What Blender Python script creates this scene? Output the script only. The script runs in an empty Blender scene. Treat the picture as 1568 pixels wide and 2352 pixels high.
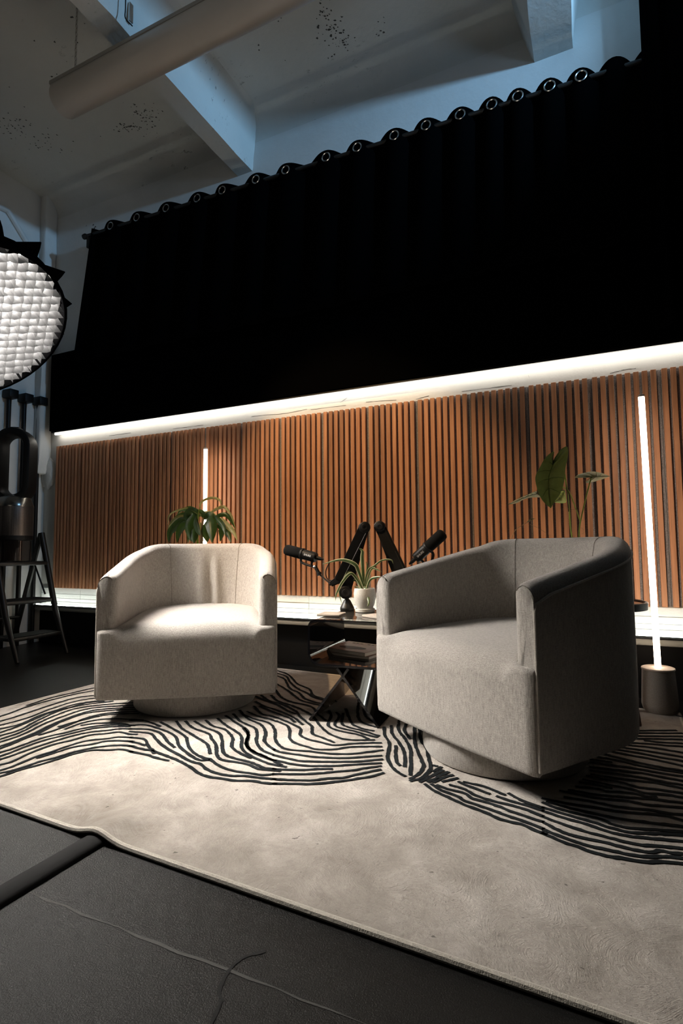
import bpy, bmesh, math, random
from mathutils import Vector, Matrix
random.seed(7)
S = bpy.context.scene
COL = S.collection
PI = math.pi

# ------------------------------------------------------------------ camera
W_, H_, FPX = 1568, 2352, 1233.5
YAW, PITCH, ROLL, CH = math.radians(24.80), math.radians(4.00), math.radians(-0.507), 0.7225
fw = Vector((-math.sin(YAW)*math.cos(PITCH), math.cos(YAW)*math.cos(PITCH), math.sin(PITCH)))
r0 = Vector((math.cos(YAW), math.sin(YAW), 0)); u0 = r0.cross(fw)
rt = r0*math.cos(ROLL) + u0*math.sin(ROLL); up = -r0*math.sin(ROLL) + u0*math.cos(ROLL)
CAM = Vector((0, 0, CH))
cd = bpy.data.cameras.new('camera'); cam = bpy.data.objects.new('camera', cd); COL.objects.link(cam)
cam.matrix_world = Matrix(((rt.x, up.x, -fw.x, 0), (rt.y, up.y, -fw.y, 0), (rt.z, up.z, -fw.z, CH), (0, 0, 0, 1)))
cd.sensor_fit = 'VERTICAL'; cd.sensor_height = 36.0; cd.lens = FPX/H_*36.0; cd.clip_start = 0.02
S.camera = cam

def at(x, y, X=None, Y=None, Z=None):
    d = fw + rt*((x-W_/2)/FPX) - up*((y-H_/2)/FPX)
    t = X/d.x if X is not None else Y/d.y if Y is not None else (Z-CH)/d.z
    return CAM + d*t

# ------------------------------------------------------------------ world, view, large lights
wd = bpy.data.worlds.new('world'); S.world = wd; wd.use_nodes = True
bg = wd.node_tree.nodes['Background']; bg.inputs[0].default_value = (0.5, 0.55, 0.6, 1); bg.inputs[1].default_value = 0.012
S.view_settings.view_transform = 'Standard'; S.view_settings.look = 'None'
S.view_settings.exposure = 0.0; S.view_settings.gamma = 1.0
try: S.view_settings.use_curve_mapping = False
except Exception: pass

def area(name, loc, target, sx, sy, power, col, spread=180):
    l = bpy.data.lights.new(name, 'AREA'); l.shape = 'RECTANGLE'; l.size = sx; l.size_y = sy
    l.energy = power; l.color = col; l.spread = math.radians(spread)
    o = bpy.data.objects.new(name, l); COL.objects.link(o); o.location = loc
    o.rotation_euler = (Vector(target)-Vector(loc)).to_track_quat('-Z', 'Y').to_euler()
    return o
area('blue_stage_light', (0.95, 2.15, 3.265), (-2.0, 2.6, 3.42), 0.10, 0.10, 12, (0.30, 0.62, 1.0), 80)
area('blue_ceiling_fill', (1.3, 1.2, 2.5), (-0.8, 2.2, 3.7), 0.3, 0.3, 2.0, (0.42, 0.68, 1.0), 95)  # weaker second blue light, added only to tint the ceiling
area('added_ceiling_fill', (-1.0, -1.4, 2.0), (-1.8, 1.9, 3.72), 1.2, 0.8, 4.0, (1.0, 0.93, 0.80), 110)  # unseen fill added behind the camera to lift the ceiling
sp_ = bpy.data.lights.new('added_wall_spot', 'SPOT'); sp_.energy = 290; sp_.color = (1.0, 0.66, 0.34); sp_.spot_size = math.radians(40); sp_.spot_blend = 0.5; sp_.shadow_soft_size = 0.03  # warm spot added for the bright patch on the slats, real source unknown
spo = bpy.data.objects.new('added_wall_spot', sp_); COL.objects.link(spo); spo.location = (-1.9, 1.0, 3.1)
spo.rotation_euler = (Vector((-1.25, 2.96, 0.85))-spo.location).to_track_quat('-Z', 'Y').to_euler()

# ------------------------------------------------------------------ materials
def new_mat(name):
    m = bpy.data.materials.new(name); m.use_nodes = True
    return m, m.node_tree, m.node_tree.nodes['Principled BSDF']
def pbr(name, col, rough=0.6, metal=0.0, spec=0.5, **k):
    m, nt, b = new_mat(name)
    b.inputs['Base Color'].default_value = (*col, 1); b.inputs['Roughness'].default_value = rough
    b.inputs['Metallic'].default_value = metal; b.inputs['Specular IOR Level'].default_value = spec
    for kk, v in k.items(): b.inputs[kk.replace('_', ' ')].default_value = v
    return m
def N(nt, t, **k):
    n = nt.nodes.new(t)
    for kk, v in k.items():
        if kk in n.inputs: n.inputs[kk].default_value = v
        else: setattr(n, kk, v)
    return n
def L(nt, a, b): nt.links.new(a, b)
def coords(nt, scale=(1, 1, 1), kind='Object', rot=(0, 0, 0)):
    tc = nt.nodes.new('ShaderNodeTexCoord'); mp = nt.nodes.new('ShaderNodeMapping')
    mp.inputs['Scale'].default_value = scale; mp.inputs['Rotation'].default_value = rot
    L(nt, tc.outputs[kind], mp.inputs[0]); return mp.outputs[0]
def ramp(nt, fac, stops):
    r = nt.nodes.new('ShaderNodeValToRGB'); e = r.color_ramp.elements
    while len(e) < len(stops): e.new(0.5)
    for i, (p, c) in enumerate(stops):
        e[i].position = p; e[i].color = (*c, 1) if len(c) == 3 else c
    L(nt, fac, r.inputs[0]); return r.outputs[0]
def noise(nt, vec, scale, detail=4, rough=0.55, dist=0):
    n = nt.nodes.new('ShaderNodeTexNoise'); n.inputs['Scale'].default_value = scale; n.inputs['Detail'].default_value = detail
    n.inputs['Roughness'].default_value = rough; n.inputs['Distortion'].default_value = dist
    L(nt, vec, n.inputs['Vector']); return n.outputs['Fac']
def bump(nt, b, h, strength=0.3, dist=0.01, prev=None):
    n = nt.nodes.new('ShaderNodeBump'); n.inputs['Strength'].default_value = strength; n.inputs['Distance'].default_value = dist
    L(nt, h, n.inputs['Height'])
    if prev: L(nt, prev, n.inputs['Normal'])
    L(nt, n.outputs[0], b.inputs['Normal']); return n.outputs[0]
def mixc(nt, fac, a, b, mode='MIX'):
    n = nt.nodes.new('ShaderNodeMix'); n.data_type = 'RGBA'; n.blend_type = mode
    if isinstance(fac, float): n.inputs[0].default_value = fac
    else: L(nt, fac, n.inputs[0])
    for i, v in ((6, a), (7, b)):
        if isinstance(v, tuple): n.inputs[i].default_value = (*v, 1)
        else: L(nt, v, n.inputs[i])
    return n.outputs[2]
def emit(name, col, strength):
    m, nt, b = new_mat(name); b.inputs['Base Color'].default_value = (*col, 1)
    b.inputs['Emission Color'].default_value = (*col, 1); b.inputs['Emission Strength'].default_value = strength
    return m

def mat_wood():
    m, nt, b = new_mat('slat_wood')
    v = coords(nt, (60, 60, 2.2)); oi = nt.nodes.new('ShaderNodeObjectInfo')
    ad = nt.nodes.new('ShaderNodeVectorMath'); ad.operation = 'ADD'; sc = nt.nodes.new('ShaderNodeVectorMath'); sc.operation = 'SCALE'
    cb = nt.nodes.new('ShaderNodeCombineXYZ'); L(nt, oi.outputs['Random'], cb.inputs[0]); L(nt, oi.outputs['Random'], cb.inputs[2])
    L(nt, cb.outputs[0], sc.inputs[0]); sc.inputs['Scale'].default_value = 90; L(nt, v, ad.inputs[0]); L(nt, sc.outputs[0], ad.inputs[1])
    n1 = noise(nt, ad.outputs[0], 1.0, 6, 0.6, 0.6)
    c = ramp(nt, n1, [(0.28, (0.28, 0.115, 0.052)), (0.5, (0.43, 0.195, 0.095)), (0.75, (0.55, 0.265, 0.135))])
    hs = nt.nodes.new('ShaderNodeHueSaturation'); mr = nt.nodes.new('ShaderNodeMapRange')
    mr.inputs['To Min'].default_value = 0.78; mr.inputs['To Max'].default_value = 1.2
    L(nt, oi.outputs['Random'], mr.inputs[0]); L(nt, mr.outputs[0], hs.inputs['Value']); L(nt, c, hs.inputs['Color'])
    L(nt, hs.outputs[0], b.inputs['Base Color']); b.inputs['Roughness'].default_value = 0.55
    bump(nt, b, n1, 0.15, 0.002); return m
def mat_felt():
    m, nt, b = new_mat('panel_felt'); v = coords(nt); n = noise(nt, v, 260, 3)
    L(nt, ramp(nt, n, [(0.3, (0.11, 0.10, 0.098)), (0.7, (0.30, 0.28, 0.275))]), b.inputs['Base Color'])
    b.inputs['Roughness'].default_value = 0.95; bump(nt, b, n, 0.4, 0.003); return m
def mat_plaster(name, col, spots=0.0, crack=True):
    m, nt, b = new_mat(name); v = coords(nt, kind='Object')
    n1 = noise(nt, v, 2.2, 6, 0.6); n2 = noise(nt, v, 45, 5, 0.6)
    c = mixc(nt, n1, tuple(x*0.82 for x in col), tuple(min(1, x*1.1) for x in col))
    if spots:
        big = noise(nt, v, 1.1, 3, 0.5, 0.3); sm = noise(nt, coords(nt, (1, 2.0, 1)), 17, 7, 0.72)
        fb = ramp(nt, big, [(0.50, (0, 0, 0)), (0.64, (1, 1, 1))]); fs = ramp(nt, sm, [(0.60, (0, 0, 0)), (0.66, (1, 1, 1))])
        f = mixc(nt, 1.0, fb, fs, 'MULTIPLY')
        c = mixc(nt, f, c, (0.035, 0.033, 0.03))
        L(nt, c, b.inputs['Base Color'])
    else: L(nt, c, b.inputs['Base Color'])
    b.inputs['Roughness'].default_value = 0.85
    p = bump(nt, b, n2, 0.25, 0.006); bump(nt, b, n1, 0.3, 0.02, p); return m
def mat_floor():
    m, nt, b = new_mat('painted_concrete'); v = coords(nt)
    n1 = noise(nt, v, 1.6, 6, 0.65); n2 = noise(nt, v, 300, 4, 0.65); n3 = noise(nt, v, 620, 2)
    c = ramp(nt, n1, [(0.3, (0.005, 0.0047, 0.0042)), (0.55, (0.010, 0.0096, 0.0088)), (0.78, (0.020, 0.0195, 0.018))])
    c = mixc(nt, ramp(nt, n2, [(0.62, (0, 0, 0)), (0.72, (1, 1, 1))]), c, (0.030, 0.029, 0.027))
    L(nt, c, b.inputs['Base Color']); L(nt, ramp(nt, n2, [(0.3, (0.26,)*3), (0.7, (0.42,)*3)]), b.inputs['Roughness'])
    b.inputs['Specular IOR Level'].default_value = 0.16
    p = bump(nt, b, n2, 0.42, 0.0035); bump(nt, b, n3, 0.3, 0.002, p); return m
def mat_fabric(name, dark, light):
    m, nt, b = new_mat(name); v2 = coords(nt)
    n1 = noise(nt, coords(nt, (520, 520, 42)), 1.0, 2, 0.55); n4 = noise(nt, coords(nt, (110, 110, 420)), 1.0, 2, 0.5); n2 = noise(nt, v2, 520, 2); n3 = noise(nt, v2, 4, 3)
    f = mixc(nt, 0.35, n1, n4); f = mixc(nt, 0.30, f, n2)
    c = ramp(nt, f, [(0.36, dark), (0.62, light)])
    c = mixc(nt, 0.14, c, ramp(nt, n3, [(0.3, dark), (0.7, light)]))
    L(nt, c, b.inputs['Base Color']); b.inputs['Roughness'].default_value = 0.95; b.inputs['Specular IOR Level'].default_value = 0.15
    b.inputs['Sheen Weight'].default_value = 0.25; b.inputs['Sheen Roughness'].default_value = 0.5
    bump(nt, b, f, 0.75, 0.003); return m
def mat_rug(name, dark, mid, light, stripe=False):
    m, nt, b = new_mat(name); v = coords(nt)
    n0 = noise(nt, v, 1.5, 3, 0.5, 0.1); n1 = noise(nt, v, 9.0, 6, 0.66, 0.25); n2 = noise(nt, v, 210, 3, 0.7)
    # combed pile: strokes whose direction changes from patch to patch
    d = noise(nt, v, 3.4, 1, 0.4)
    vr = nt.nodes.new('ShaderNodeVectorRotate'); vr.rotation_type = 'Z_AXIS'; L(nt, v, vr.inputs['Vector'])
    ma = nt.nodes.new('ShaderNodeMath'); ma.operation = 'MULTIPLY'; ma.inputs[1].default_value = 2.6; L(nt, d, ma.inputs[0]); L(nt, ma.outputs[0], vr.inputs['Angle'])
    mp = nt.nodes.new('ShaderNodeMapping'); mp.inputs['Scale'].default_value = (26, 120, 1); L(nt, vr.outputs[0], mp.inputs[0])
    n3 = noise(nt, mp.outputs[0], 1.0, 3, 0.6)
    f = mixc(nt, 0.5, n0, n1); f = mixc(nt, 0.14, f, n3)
    c = ramp(nt, f, [(0.36, dark), (0.5, mid), (0.62, light)])  # mottling puts the shading of the pile into the colour
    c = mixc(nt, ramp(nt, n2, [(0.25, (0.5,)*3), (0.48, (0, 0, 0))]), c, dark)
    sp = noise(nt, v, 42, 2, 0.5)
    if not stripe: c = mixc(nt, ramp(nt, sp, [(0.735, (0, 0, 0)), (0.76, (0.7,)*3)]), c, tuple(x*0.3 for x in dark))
    L(nt, c, b.inputs['Base Color']); b.inputs['Roughness'].default_value = 1.0; b.inputs['Specular IOR Level'].default_value = 0.1
    b.inputs['Sheen Weight'].default_value = 0.0 if stripe else 0.15
    p = bump(nt, b, n2, 0.45, 0.005)
    if not stripe: p = bump(nt, b, n3, 0.35, 0.005, p); bump(nt, b, n1, 0.45, 0.02, p)
    return m
def mat_leaf(name, c1, c2, rough=0.38):
    m, nt, b = new_mat(name); v = coords(nt); n = noise(nt, v, 30, 4)
    L(nt, ramp(nt, n, [(0.3, c1), (0.7, c2)]), b.inputs['Base Color']); b.inputs['Roughness'].default_value = rough
    b.inputs['Specular IOR Level'].default_value = 0.4
    tr = nt.nodes.new('ShaderNodeBsdfTranslucent'); tr.inputs[0].default_value = (min(1, c2[0]*2.2), min(1, c2[1]*2.2), c2[2]*1.2, 1)
    mx = nt.nodes.new('ShaderNodeMixShader'); mx.inputs[0].default_value = 0.22
    L(nt, b.outputs[0], mx.inputs[1]); L(nt, tr.outputs[0], mx.inputs[2]); L(nt, mx.outputs[0], nt.nodes['Material Output'].inputs[0])
    bump(nt, b, n, 0.1, 0.002); return m
def mat_acrylic():
    m, nt, b = new_mat('smoked_acrylic'); b.inputs['Base Color'].default_value = (0.006, 0.006, 0.007, 1); b.inputs['Roughness'].default_value = 0.04
    tr = nt.nodes.new('ShaderNodeBsdfTransparent'); tr.inputs[0].default_value = (0.75, 0.68, 0.62, 1)
    mx = nt.nodes.new('ShaderNodeMixShader'); mx.inputs[0].default_value = 0.18
    L(nt, b.outputs[0], mx.inputs[1]); L(nt, tr.outputs[0], mx.inputs[2]); L(nt, mx.outputs[0], nt.nodes['Material Output'].inputs[0]); return m
def mat_perf():
    m, nt, b = new_mat('perforated_metal'); v = coords(nt, (230, 230, 230))
    vo = nt.nodes.new('ShaderNodeTexVoronoi'); vo.inputs['Randomness'].default_value = 0.15; vo.inputs['Scale'].default_value = 1; L(nt, v, vo.inputs['Vector'])
    L(nt, ramp(nt, vo.outputs['Distance'], [(0.28, (0.006, 0.006, 0.006)), (0.36, (0.12, 0.105, 0.095))]), b.inputs['Base Color'])
    b.inputs['Metallic'].default_value = 0.8; b.inputs['Roughness'].default_value = 0.38; return m
def mat_tank():
    m, nt, b = new_mat('clear_tank'); b.inputs['Base Color'].default_value = (0.02, 0.016, 0.014, 1); b.inputs['Roughness'].default_value = 0.05
    tr = nt.nodes.new('ShaderNodeBsdfTransparent'); tr.inputs[0].default_value = (0.6, 0.55, 0.52, 1)
    mx = nt.nodes.new('ShaderNodeMixShader'); mx.inputs[0].default_value = 0.45
    L(nt, b.outputs[0], mx.inputs[1]); L(nt, tr.outputs[0], mx.inputs[2]); L(nt, mx.outputs[0], nt.nodes['Material Output'].inputs[0]); return m
def mat_ceramic(name, col, rough=0.45):
    m, nt, b = new_mat(name); v = coords(nt); n = noise(nt, v, 260, 2)
    L(nt, ramp(nt, n, [(0.35, tuple(x*0.8 for x in col)), (0.6, col)]), b.inputs['Base Color']); b.inputs['Roughness'].default_value = rough
    return m

M = dict(
    wood=mat_wood(), felt=mat_felt(), wall=mat_plaster('white_plaster', (0.55, 0.55, 0.53)),
    ceil=mat_plaster('ceiling_plaster', (0.50, 0.50, 0.47), spots=1), strip=mat_plaster('white_painted_board', (0.80, 0.80, 0.77)),
    sill=mat_plaster('painted_sill', (0.30, 0.30, 0.27)), floor=mat_floor(),
    black_wall=pbr('black_paint', (0.0045, 0.0045, 0.0048), 0.55, spec=0.2), cloth=pbr('black_cloth', (0.0012, 0.0012, 0.0013), 0.98, spec=0.0),
    dark_wall=pbr('dark_wall_paint', (0.03, 0.03, 0.032), 0.9, spec=0.2),
    fabric=mat_fabric('chair_fabric', (0.22, 0.20, 0.178), (0.50, 0.462, 0.42)), piping=mat_fabric('piping_fabric', (0.30, 0.27, 0.23), (0.55, 0.50, 0.45)),
    seam=pbr('seam_thread', (0.20, 0.18, 0.155), 0.95, spec=0.1),
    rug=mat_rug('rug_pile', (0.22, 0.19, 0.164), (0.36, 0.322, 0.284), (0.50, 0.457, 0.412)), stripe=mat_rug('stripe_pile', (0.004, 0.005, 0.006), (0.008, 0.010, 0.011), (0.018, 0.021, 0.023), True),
    binding=mat_fabric('rug_binding', (0.36, 0.33, 0.28), (0.60, 0.55, 0.48)),
    led=emit('led_strip_light', (1.0, 0.94, 0.84), 12), led_low=emit('led_sill_light', (0.93, 1.0, 0.92), 22), tube=emit('lamp_tube_light', (1.0, 0.80, 0.62), 15),
    black=pbr('black_plastic', (0.0035, 0.0035, 0.0035), 0.5, spec=0.25), black_metal=pbr('black_metal', (0.012, 0.011, 0.010), 0.42, 0.3), foam=pbr('black_foam', (0.006, 0.006, 0.006), 0.95, spec=0.1),
    gun=pbr('gunmetal', (0.10, 0.10, 0.10), 0.3, 0.9), chrome=pbr('steel', (0.55, 0.54, 0.52), 0.25, 1.0), letter=pbr('lettering_grey', (0.42, 0.42, 0.42), 0.6),
    acrylic=mat_acrylic(), stone=mat_ceramic('lamp_base_stone', (0.30, 0.265, 0.235), 0.7), stonetop=mat_ceramic('lamp_cap', (0.62, 0.52, 0.44), 0.5),
    pot=mat_ceramic('white_pot', (0.62, 0.61, 0.57), 0.5), tile=mat_ceramic('coaster_stone', (0.50, 0.42, 0.35), 0.6), soil=pbr('soil', (0.03, 0.02, 0.014), 0.95),
    walnut=pbr('dark_walnut', (0.045, 0.018, 0.010), 0.45), tray=pbr('tray_wood', (0.34, 0.15, 0.075), 0.5), rim=pbr('tray_rim', (0.012, 0.009, 0.008), 0.5),
    leafd=mat_leaf('dracaena_leaf', (0.010, 0.026, 0.007), (0.028, 0.06, 0.016)), leafp=mat_leaf('dracaena_leaf_pale', (0.10, 0.115, 0.045), (0.24, 0.23, 0.12), 0.45),
    leafb=mat_leaf('heart_leaf', (0.045, 0.058, 0.026), (0.085, 0.11, 0.05), 0.45), leafu=mat_leaf('leaf_underside', (0.26, 0.26, 0.17), (0.40, 0.39, 0.28), 0.6), vein=mat_leaf('leaf_vein', (0.16, 0.20, 0.08), (0.26, 0.32, 0.14), 0.5),
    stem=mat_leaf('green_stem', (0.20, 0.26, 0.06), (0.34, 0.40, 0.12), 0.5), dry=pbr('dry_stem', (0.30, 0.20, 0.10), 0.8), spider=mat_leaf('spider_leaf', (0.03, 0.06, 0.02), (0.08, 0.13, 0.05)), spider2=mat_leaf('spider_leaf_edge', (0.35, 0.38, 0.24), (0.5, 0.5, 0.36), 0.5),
    paper=pbr('page_block', (0.7, 0.66, 0.58), 0.8), cover=mat_ceramic('magazine_cover', (0.40, 0.28, 0.22), 0.5), cover2=mat_ceramic('magazine_cover_pale', (0.38, 0.28, 0.22), 0.5), ink=pbr('cover_print', (0.03, 0.02, 0.018), 0.6),
    perf=mat_perf(), tank=mat_tank(), silver=pbr('purifier_collar', (0.22, 0.21, 0.19), 0.22, 0.9),
    grid=pbr('white_grid_cloth', (0.030, 0.030, 0.031), 0.9, spec=0.1), diffuser=emit('softbox_diffuser', (1.0, 0.95, 0.88), 300),
    fixture=pbr('fixture_lens', (0.42, 0.39, 0.35), 0.35), fixmetal=pbr('fixture_metal', (0.30, 0.28, 0.25), 0.5, 0.3), pale_joint=pbr('joint_filler', (0.06, 0.058, 0.053), 0.8), mould=pbr('mould', (0.05, 0.047, 0.04), 0.9), crack=pbr('crack', (0.003, 0.003, 0.003), 0.9), cable=pbr('rubber_cable_cover', (0.010, 0.010, 0.010), 0.8, spec=0.15),
)

_nt = M['diffuser'].node_tree; _b = _nt.nodes['Principled BSDF']
_tc = _nt.nodes.new('ShaderNodeTexCoord'); _ln = _nt.nodes.new('ShaderNodeVectorMath'); _ln.operation = 'LENGTH'; _mr = _nt.nodes.new('ShaderNodeMapRange')
_mr.inputs['From Max'].default_value = 0.45; _mr.inputs['To Min'].default_value = 270; _mr.inputs['To Max'].default_value = 100
L(_nt, _tc.outputs['Object'], _ln.inputs[0]); L(_nt, _ln.outputs['Value'], _mr.inputs[0]); L(_nt, _mr.outputs[0], _b.inputs['Emission Strength'])

# ------------------------------------------------------------------ mesh helpers
def link(name, me, mat, parent=None):
    o = bpy.data.objects.new(name, me); COL.objects.link(o)
    if mat is not None and len(me.materials) == 0: me.materials.append(mat)
    if parent: o.parent = parent
    return o
def obj(name, bm, mat, parent=None, smooth=True, off=None, angle=40):
    if off is not None: bmesh.ops.translate(bm, verts=bm.verts, vec=-Vector(off))
    bmesh.ops.recalc_face_normals(bm, faces=bm.faces)
    me = bpy.data.meshes.new(name); bm.to_mesh(me); bm.free()
    if smooth:
        for p in me.polygons: p.use_smooth = True
        try: me.set_sharp_from_angle(angle=math.radians(angle))
        except Exception: pass
    return link(name, me, mat, parent)
def thing(name, label, cat, loc=(0, 0, 0), rotz=0, group=None):
    o = bpy.data.objects.new(name, None); COL.objects.link(o); o.location = loc; o.rotation_euler = (0, 0, rotz)
    o.empty_display_size = 0.05; o['label'] = label; o['category'] = cat
    if group: o['group'] = group
    return o
def tag(o, label, cat, group=None):
    o['label'] = label; o['category'] = cat
    if group: o['group'] = group
    return o
def struct(o): o['kind'] = 'structure'; return o
def box(bm, lo, hi, bev=0.0, rot=None, seg=2):
    lo, hi = Vector(lo), Vector(hi); c = (lo+hi)/2; s = hi-lo
    m = Matrix.Translation(c) @ (rot.to_4x4() if rot else Matrix.Identity(4)) @ Matrix.Diagonal((*s, 1))
    r = bmesh.ops.create_cube(bm, size=1, matrix=m)
    if bev > 0:
        es = list({e for v in r['verts'] for e in v.link_edges})
        bmesh.ops.bevel(bm, geom=es, offset=bev, segments=seg, affect='EDGES', profile=0.5)
    return bm
def B(lo, hi, bev=0.0, rot=None): return box(bmesh.new(), lo, hi, bev, rot)
def frames(pts):
    T = []
    for i in range(len(pts)):
        a = pts[max(i-1, 0)]; b = pts[min(i+1, len(pts)-1)]; T.append((b-a).normalized())
    ref = Vector((0, 0, 1)) if abs(T[0].z) < 0.9 else Vector((1, 0, 0))
    n = T[0].cross(ref).normalized(); out = []
    for t in T:
        n = (n - t*n.dot(t))
        n = n.normalized() if n.length > 1e-6 else t.orthogonal().normalized()
        out.append((t, n, t.cross(n)))
    return out
def tube(bm, pts, r, n=10, closed=False, caps=True):
    pts = [Vector(p) for p in pts]; fr = frames(pts); rings = []
    for i, (p, (t, a, b)) in enumerate(zip(pts, fr)):
        rr = r[i] if isinstance(r, (list, tuple)) else r
        rings.append([bm.verts.new(p + a*rr*math.cos(2*PI*k/n) + b*rr*math.sin(2*PI*k/n)) for k in range(n)])
    m = len(rings)
    for i in range(m if closed else m-1):
        A, Bq = rings[i], rings[(i+1) % m]
        for k in range(n): bm.faces.new((A[k], A[(k+1) % n], Bq[(k+1) % n], Bq[k]))
    if caps and not closed: bm.faces.new(rings[0][::-1]); bm.faces.new(rings[-1])
    return bm
def lathe(bm, prof, n=40, mat4=None, cap=True):
    rings = []
    for r, z in prof:
        ring = []
        for k in range(n):
            v = Vector((r*math.cos(2*PI*k/n), r*math.sin(2*PI*k/n), z))
            ring.append(bm.verts.new(mat4 @ v if mat4 else v))
        rings.append(ring)
    for A, Bq in zip(rings, rings[1:]):
        for k in range(n): bm.faces.new((A[k], A[(k+1) % n], Bq[(k+1) % n], Bq[k]))
    if cap: bm.faces.new(rings[0][::-1]); bm.faces.new(rings[-1])
    return bm
def axis_mat(p, d):
    q = Vector((0, 0, 1)).rotation_difference(Vector(d).normalized())
    return Matrix.Translation(Vector(p)) @ q.to_matrix().to_4x4()
def spline(pts, n=6):
    pts = [Vector(p) for p in pts]
    if len(pts) < 3: return [pts[0].lerp(pts[-1], i/n) for i in range(n+1)]
    P = [pts[0]*2-pts[1]] + pts + [pts[-1]*2-pts[-2]]; out = []
    for i in range(1, len(P)-2):
        for k in range(n):
            t = k/n; a, b, c, d = P[i-1], P[i], P[i+1], P[i+2]
            out.append(0.5*((2*b)+(c-a)*t+(2*a-5*b+4*c-d)*t*t+(3*b-a-3*c+d)*t**3))
    out.append(pts[-1]); return out
def bend(p, q, r=0.35, n=6): return p

# ------------------------------------------------------------------ room shell
XL, XR, YB, YF, ZC = -4.10, 2.3, 2.99, -2.6, 3.72
D = 2.961
struct(obj('floor', B((XL-.1, YF-.1, -0.1), (XR+.1, YB+.1, 0)), M['floor'], smooth=False))
FLOOR = bpy.data.objects['floor']
bm = bmesh.new()      # joint line and crack pieces lying in the floor paint
def ribbon(bm, pts, w, z, jit=0.0):
    pts = [Vector(p) for p in pts]; L_, R_ = [], []
    for i, p in enumerate(pts):
        t = (pts[min(i+1, len(pts)-1)]-pts[max(i-1, 0)]); t.z = 0; t.normalize(); nn = Vector((-t.y, t.x, 0)); ww = w*(1+random.uniform(-jit, jit))
        zz = z(p.x, p.y) if callable(z) else z
        L_.append(bm.verts.new((p.x+nn.x*ww/2, p.y+nn.y*ww/2, zz))); R_.append(bm.verts.new((p.x-nn.x*ww/2, p.y-nn.y*ww/2, zz)))
    for i in range(len(pts)-1): bm.faces.new((L_[i], R_[i], R_[i+1], L_[i+1]))
    return bm
ribbon(bm, [(-3.5+i*0.05, 0.803+random.uniform(-.003, .003), 0) for i in range(116)], 0.0042, 0.0008, 0.8)
obj('joint_line', bm, M['pale_joint'], FLOOR, False)
ck = [at(x, y, Z=0) for x, y in ((610, 2185), (560, 2200), (530, 2225), (508, 2262), (503, 2285), (508, 2300), (485, 2352), (470, 2400))]
obj('crack', ribbon(bmesh.new(), spline(ck, 5), 0.006, 0.0010, 0.5), M['crack'], FLOOR, False)
struct(obj('ceiling', B((XL-.1, YF-.1, ZC), (XR+.1, YB+.1, ZC+0.1)), M['ceil'], smooth=False))
struct(obj('wall_back', B((XL-.1, YB, 0.262), (XR+.1, YB+0.1, ZC)), M['wall'], smooth=False))
struct(obj('wall_back_lower', B((XL-.1, YB-0.005, 0), (XR+.1, YB+0.1, 0.262)), M['black_wall'], smooth=False))
struct(obj('wall_left', B((XL-0.1, YF-.1, 0), (XL, YB+.1, ZC)), M['wall'], smooth=False))
struct(obj('wall_right', B((XR, YF-.1, 0), (XR+0.1, YB+.1, ZC)), M['dark_wall'], smooth=False))
struct(obj('wall_rear', B((XL-.1, YF-0.1, 0), (XR+.1, YF, ZC)), M['dark_wall'], smooth=False))
# rough corner column
bm = bmesh.new(); box(bm, (XL, 2.88, 1.36), (-4.025, YB, ZC), 0.012)
bmesh.ops.subdivide_edges(bm, edges=[e for e in bm.edges if e.calc_length() > 1], cuts=24)
for v in bm.verts:
    if v.co.x > XL+.01: v.co.x += random.uniform(-.006, .006)
    v.co.y += random.uniform(-.004, .004)*(v.co.y < 2.95)
struct(obj('trim_1', bm, M['wall'], angle=60))
# plaster lump where the column ends
bm = bmesh.new(); bmesh.ops.create_icosphere(bm, subdivisions=4, radius=1.0)
for v in bm.verts:
    n_ = v.co.copy(); k = 1+random.uniform(-.05, .05); v.co = Vector((-4.04+0.075*n_.x*k, 2.985+0.035*n_.y*k, 1.37+0.13*n_.z*k))
struct(obj('trim_2', bm, M['wall']))
# ceiling beams: tapered, with a hollowed right side
def beam(name, x0, x1, zs):
    w = x1-x0; prof = [(x0-0.10, ZC), (x0-0.02, zs+0.05), (x0, zs), (x1, zs), (x1+0.005, zs+0.02)]
    for k in range(1, 9):
        t = k/8; prof.append((x1+0.01+0.10*(1-math.cos(t*PI/2)), zs+0.03+(ZC-zs-0.03)*math.sin(t*PI/2)))
    bm = bmesh.new(); y0, y1, ny = YF, YB, 60
    rows = [[bm.verts.new((x+random.uniform(-.003, .003), y0+(y1-y0)*j/ny, min(ZC, z+random.uniform(-.003, .003)))) for x, z in prof] for j in range(ny+1)]
    for A, Bq in zip(rows, rows[1:]):
        for i in range(len(prof)-1): bm.faces.new((A[i], A[i+1], Bq[i+1], Bq[i]))
    bm.faces.new(rows[-1]); bm.faces.new(rows[0][::-1])
    return struct(obj(name, bm, M['ceil'], angle=35))
beam('trim_3', -2.165, -2.045, 3.36); beam('trim_4', -0.185, 0.012, 3.40)
# cove where the ceiling meets the back wall
bm = bmesh.new(); rr = 0.16; pr = [(YB-rr+rr*math.cos(a), ZC-rr+rr*math.sin(a)) for a in [PI/2*i/8 for i in range(9)]]
A = [bm.verts.new((XL, y, z)) for y, z in pr]; Bq = [bm.verts.new((XR, y, z)) for y, z in pr]
for i in range(len(pr)-1): bm.faces.new((A[i], A[i+1], Bq[i+1], Bq[i]))
struct(obj('trim_5', bm, M['ceil']))
# slanting conduit high on the left wall
bm = bmesh.new(); tube(bm, [(-4.085, 2.40, 3.40), (-4.085, 2.60, 3.42), (-4.085, 2.90, 3.10), (-4.085, 2.93, 2.2)], 0.022, 8)
struct(obj('trim_6', bm, M['wall']))

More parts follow.
